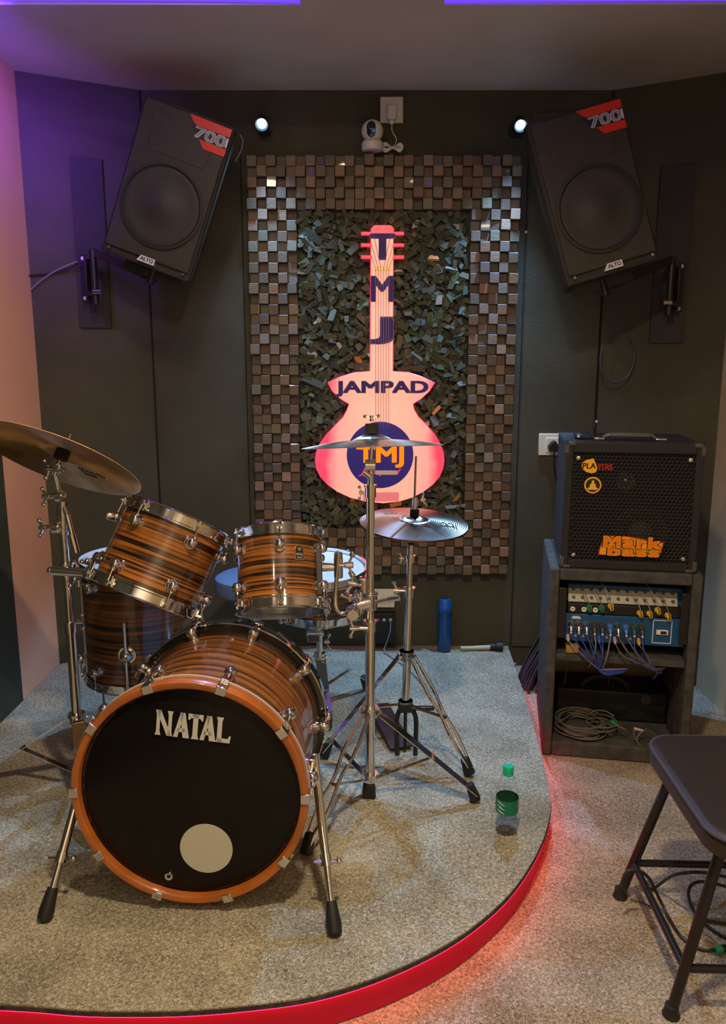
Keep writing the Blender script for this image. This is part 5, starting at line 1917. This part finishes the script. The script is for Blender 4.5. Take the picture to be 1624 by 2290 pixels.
for (x0, s_) in ((AX0, 1), (AX1, -1)):
    for (z0, sz_) in ((0, 1), (hA, -1)):
        q = MB()
        q.bx((x0 - s_ * .003, AY - .003, z0 - sz_ * .002), (x0 + s_ * .034, AY + .03, z0 + sz_ * .012))
        q.bx((x0 - s_ * .003, AY - .003, z0 - sz_ * .002), (x0 + s_ * .012, AY + .03, z0 + sz_ * .040))
        if sz_ == 1:
            q = MB()
            q.bx((x0 - s_ * .003, AY - .003, .0), (x0 + s_ * .034, AY + .03, .012))
            q.bx((x0 - s_ * .003, AY - .003, .0), (x0 + s_ * .012, AY + .03, .040))
        q.build('corner_guard', mat('grey_corner_plastic', (.075, .072, .062), .45), ap, bevel=.003)
for x0 in (AX0 + fr + .018, AX1 - fr - .018):
    for z0 in (.048, hA - .055):
        MB().lathe([(0, 0), (.009, 0), (.007, .004), (0, .005)], 14, Matrix.Translation((x0, AY + .006, z0)) @ Matrix.Rotation(PI / 2, 4, 'X')).build('grille_screw', CHROME2, ap)
q = MB()
q.tube([(.17, .12, hA + .004), (.19, .115, hA + .018), (.26, .11, hA + .020), (.33, .115, hA + .018), (.35, .12, hA + .004)], .008, n=8)
q.bx((.19, .095, hA + .014), (.33, .13, hA + .024))
q.build('carry_handle', mat('handle_rubber', (.10, .095, .08), .4), ap, bevel=.003)
for x0 in (.155, .365):
    MB().bx((x0 - .020, .09, hA), (x0 + .020, .15, hA + .012)).build('handle_cap', CHROME2, ap, bevel=.004)
IA = Matrix.Translation((0, 0, -AZ0))


def apx(px, py, ly=AY + .004):
    P_ = rl(px, py, ly)
    return (P_.x, P_.z - AZ0)


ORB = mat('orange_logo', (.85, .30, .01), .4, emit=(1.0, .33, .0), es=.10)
REDB = mat('red_outline', (.60, .05, .01), .4)
FT_ = lambda x, z, y: Matrix.Translation((x, y, z)) @ Matrix.Rotation(PI / 2, 4, 'X')
x0, z0 = apx(1411, 1221)
xa, za = apx(1338, 1245)
xb, zb = apx(1483, 1197)
W_ = xb - xa
lg = thing_part = None
# sign plate behind the letters
pp = [(-.50, -.62), (.44, -.62), (.47, -.30), (.50, .30), (.36, .34), (.32, .42), (.0, .40), (-.05, .62), (-.42, .62), (-.46, .20), (-.50, -.40)]
hgt = W_ * .31
base_ = MB().prism([(x0 + a * W_ * 1.02, z0 + b * hgt * .86) for a, b in pp], AY - .002, AY + .0055, FM).build('logo_plate', REDB, ap, bevel=.0)
MB().prism([(x0 + a * W_ * .985, z0 + b * hgt * .80) for a, b in pp], AY - .0026, AY - .0021, FM).build('logo_field', ORB, base_)
q = MB()
q.text('Mark', W_ * .88, hgt * .56, .0, .0012, FT_(x0 + .002, z0 + hgt * .22, AY - .0026), .085, .0, space=1.16)
q.text('bass', W_ * .78, hgt * .48, .0, .0012, FT_(x0 + .008, z0 - hgt * .27, AY - .0026), .085, .0, space=1.16)
q.build('logo_letter_outline', BLACKP, base_, ang=0)
q = MB()
q.text('Mark', W_ * .88, hgt * .56, .0, .0012, FT_(x0 + .002, z0 + hgt * .22, AY - .0039), .050, .0, space=1.16)
q.text('bass', W_ * .78, hgt * .48, .0, .0012, FT_(x0 + .008, z0 - hgt * .27, AY - .0039), .050, .0, space=1.16)
q.build('logo_lettering', ORB, base_, ang=0)
# Players sticker
xa, za = apx(1300, 1058)
xb, zb = apx(1371, 1026)
xm, zm = (xa + xb) / 2, (za + zb) / 2
hh_ = zb - za
ww = xb - xa
pk = [(-.50, -.0), (-.48, .20), (-.36, .38), (-.12, .50), (-.04, .15), (.02, -.15), (-.02, -.42), (-.16, -.50), (-.34, -.42), (-.46, -.22)]
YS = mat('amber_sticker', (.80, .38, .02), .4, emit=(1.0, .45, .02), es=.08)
s1 = MB().prism([(xm + a * ww, zm + b * hh_) for a, b in pk], AY + .0035, AY + .0055, FM).build('players_sticker', YS, ap)
MB().text('PLA', ww * .42, hh_ * .36, 0, .0006, FT_(xm - ww * .25, zm, AY + .0035), .02).build('players_lettering', BLACKP, s1, ang=0)
MB().text('YERS', ww * .48, hh_ * .40, 0, .0012, FT_(xm + ww * .26, zm - hh_ * .06, AY + .0045), .04).build('players_lettering', mat('red_letter', (.75, .06, .03), .4), s1, ang=0)
# round sticker with seated figure
xc, zc_ = apx(1326, 1085)
rr = ww * .28
s2_ = MB().lathe([(0, 0), (rr, 0), (rr, .002), (0, .002)], 40, Matrix.Translation((xc, AY + .0055, zc_)) @ Matrix.Rotation(PI / 2, 4, 'X')).build('round_sticker', YS, ap)
MB().lathe([(0, 0), (rr * .82, 0), (rr * .82, .0006), (0, .0006)], 40, Matrix.Translation((xc, AY + .0035, zc_)) @ Matrix.Rotation(PI / 2, 4, 'X')).build('sticker_ground', BLACKP, s2_)
q = MB()
FI = lambda pl: [(xc + a * rr, zc_ + b * rr) for a, b in pl]
q.prism(FI([(.16 * math.cos(2 * PI * i / 14), .42 + .19 * math.sin(2 * PI * i / 14)) for i in range(14)]), AY + .0022, AY + .0028, FM)
q.prism(FI([(-.12, .27), (.12, .27), (.34, .10), (.36, -.2), (.64, -.42), (.52, -.56), (-.52, -.56), (-.64, -.42), (-.36, -.2), (-.34, .10)]), AY + .0022, AY + .0028, FM)
q.build('seated_figure', YS, s2_, ang=0)
# woofer glimpse behind the grille is on the grille: pale cone centre
# things on top of the amp
P = rl(1307, 967, .16)
q = MB().bx((P.x - .035, .12, AZ1 + .0005), (P.x + .022, .20, AZ1 + .022))
t = thing('small_charger', 'small black and white device on the left of the amplifier top', 'device', M=RM @ Matrix.Translation((0, 0, 0)))
q.build('housing', mat('slate_plastic', (.02, .025, .05), .3), t, bevel=.005)
MB().cyl((P.x - .024, .118, AZ1 + .012), (P.x - .024, .1205, AZ1 + .012), .005, n=14).build('white_button', WHITEP, t)
P = rl(1331, 955, .30)
t = thing('aerial', 'short black upright jack with pale tip on the amplifier top', 'jack', M=RM @ Matrix.Translation((P.x, .30, AZ1)))
MB().tube([(0, 0, .0005), (-.002, 0, .03), (.003, 0, .045)], .0055, n=8).build('stem', BLACKP, t)
MB().sphere((.004, 0, .052), .006, 10, 8).build('tip', mat('pinkish_sleeve', (0, 0, 0)), t)

# dark broom and violet LED hose behind the rack
random.seed(11)
q = MB()
c0 = V((.80, 3.38, .0))
for k in range(46):
    x0 = random.uniform(.715, .84)
    y0 = random.uniform(3.27, 3.42)
    q.tube([(x0, y0, .008), (x0 + .02, y0 + .02, .05 + random.random() * .02), (x0 + .06, y0 + .04, .13), (x0 + .12, y0 + .06, .22 + random.random() * .02)],
           [.007, .006, .005, .004], n=5, sub=3)
BR = mat('dark_red_lit_bristle', (.022, .010, .010), .7)  # dark bristles with the red LED light put into their colour
t = thing('broom', 'dark broom with stiff bristles leaning in the gap between stage and rack', 'broom', loc=(c0.x, c0.y, 0))
q.build('bristles', BR, t, world=True, kind='stuff')
MB().bx((.83, 3.33, .20), (1.02, 3.50, .29)).build('broom_head', BLACKP, t, world=True, bevel=.02)
a, b, c_ = atz(1158, 1528, .008), atz(1180, 1532, .008), atz(1206, 1530, .008)
MB().tube([atz(1152, 1500, .01), a, b, c_], .008, n=8).build('hose', mat('violet_led_hose', (.14, .05, .30), .4), world=True,
                                                               label='short violet LED hose on the floor between stage and rack', cat='hose')  # LED glow painted as plain violet, gives off no light
q = MB().bar(atz(1143, 1462, .012), atz(1152, 1486, .012), .012, .006)
q.build('wood_offcut', mat('pale_wood', (.50, .32, .20), .6), world=True, label='small pale wooden strip leaning at the back corner of the stage', cat='offcut')

# =================================================================== STOOL
LEA = mat('dark_brown_leather', (.030, .022, .018), .42, bump=.15, bs=300, spec=.45)
PIP = mat('grey_piping', (.07, .075, .11), .4)
STM = mat('black_painted_steel', (.012, .010, .010), .3)
SX, SY, SS, SH = .965, 1.715, .42, .47
st = thing('stool', 'square dark leather topped stool with black steel legs at the right edge', 'stool', M=Matrix.Translation((SX, SY, 0)) @ Matrix.Rotation(R(-2), 4, 'Z'))


def rsq(h_, r_, n=8):
    o = []
    for cx_, cy_, a0 in ((1, 1, 0), (-1, 1, 90), (-1, -1, 180), (1, -1, 270)):
        for i in range(n + 1):
            a = R(a0 + 90 * i / n)
            o.append((cx_ * (h_[0] - r_) + r_ * math.cos(a), cy_ * (h_[1] - r_) + r_ * math.sin(a)))
    return o


hx_, hy_ = .215, .245
q = MB()
rings = [(1.0, -.052), (1.0, -.008), (.985, -.002), (.93, .002), (.5, .004), (.0, .0045)]
base = rsq((hx_, hy_), .075)
vs = []
for s_, z_ in rings[:-1]:
    vs += [(a * s_, b * s_, SH - .005 + z_) for a, b in base]
nb = len(base)
fs = []
for k in range(len(rings) - 2):
    for i in range(nb):
        fs.append((k * nb + i, k * nb + (i + 1) % nb, (k + 1) * nb + (i + 1) % nb, (k + 1) * nb + i))
fs.append(tuple(range(nb - 1, -1, -1)))
fs.append(tuple((len(rings) - 2) * nb + i for i in range(nb)))
q.add(vs, fs)
q.build('seat', LEA, st, ang=60)
MB().tube([(a, b, SH - .012) for a, b in base], .005, n=8, smooth=False, closed=True).build('piping', PIP, st)
tops = {}
bots = {}
for sx_, sy_ in ((-1, 1), (1, 1), (1, -1), (-1, -1)):
    tp = V((sx_ * .160, sy_ * .155, SH - .055))
    bo = V((sx_ * .262, sy_ * .200, .008))
    tops[(sx_, sy_)] = tp
    bots[(sx_, sy_)] = bo
    lg = MB().cyl(bo, tp, .0125, n=16).build('leg', STM, st)
    MB().lathe([(0, 0), (.018, 0), (.020, .005), (.016, .012), (.015, .028), (0, .030)], 18, Matrix.Translation((bo.x, bo.y, 0))).build('foot_cap', RUBBER, lg)
prs = [((-1, 1), (1, 1)), ((1, 1), (1, -1)), ((1, -1), (-1, -1)), ((-1, -1), (-1, 1))]
for a_, b_ in prs:
    f = .26
    MB().cyl(bots[a_].lerp(tops[a_], f), bots[b_].lerp(tops[b_], f), .0095, n=14).build('foot_rail', STM, st)
    f = .93
    MB().cyl(bots[a_].lerp(tops[a_], f), bots[b_].lerp(tops[b_], f), .008, n=12).build('seat_rail', STM, st)
# cables under and through the stool
DKC = mat('black_cable', (.018, .016, .014), .45)
g = lambda px, py, z: atz(px, py, z)
c0 = thing('instrument_cable', 'black cable with green plug draped over the stool foot rail', 'cable', loc=g(1500, 2150, 0))
MB().tube([g(1400, 1995, .09), g(1393, 1970, .13), g(1405, 1948, .155), g(1430, 1948, .155), g(1452, 1965, .12), g(1475, 2010, .04), g(1495, 2050, .01), g(1520, 2090, .006),
           g(1550, 2115, .006), g(1580, 2125, .006), g(1603, 2124, .008)], .0042, n=8).build('cord', DKC, c0, world=True)
MB().cyl(g(1601, 2125, .009), g(1614, 2122, .009), .009, n=12).build('green_plug', mat('bright_green_plug', (.02, .45, .12), .4), c0, world=True)
MB().cyl(g(1614, 2122, .009), g(1634, 2118, .009), .0085, n=12).build('plug_end', BLACKP, c0, world=True)
MB().tube([g(1440, 1990, .007), g(1465, 1985, .01), g(1500, 1960, .10), g(1535, 1952, .155), g(1580, 1952, .152), g(1640, 1965, .10)], .0042, n=8).build(
    'cable', DKC, world=True, label='black cable lying along the rear foot rail of the stool', cat='cable')
MB().tube([g(1650, 1990, .005), g(1580, 1972, .05), g(1548, 1978, .05), g(1540, 2000, .02), g(1548, 2030, .006), g(1570, 2060, .006), g(1610, 2090, .006), g(1660, 2110, .006)], .0042, n=8).build(
    'cable', DKC, world=True, label='black cable curling on the floor between the right legs of the stool', cat='cable')
MB().tube([g(1570, 2055, .006), g(1600, 2062, .006), g(1650, 2068, .006)], .004, n=8).build(
    'cable', DKC, world=True, label='short straight black cable at the right edge under the stool', cat='cable')
MB().tube([g(1410, 2010, .006), g(1440, 2020, .006), g(1475, 2040, .006), g(1500, 2080, .006)], .002, n=6).build(
    'cable', DKC, world=True, label='very thin black wire on the floor beside the rear left stool leg', cat='cable')
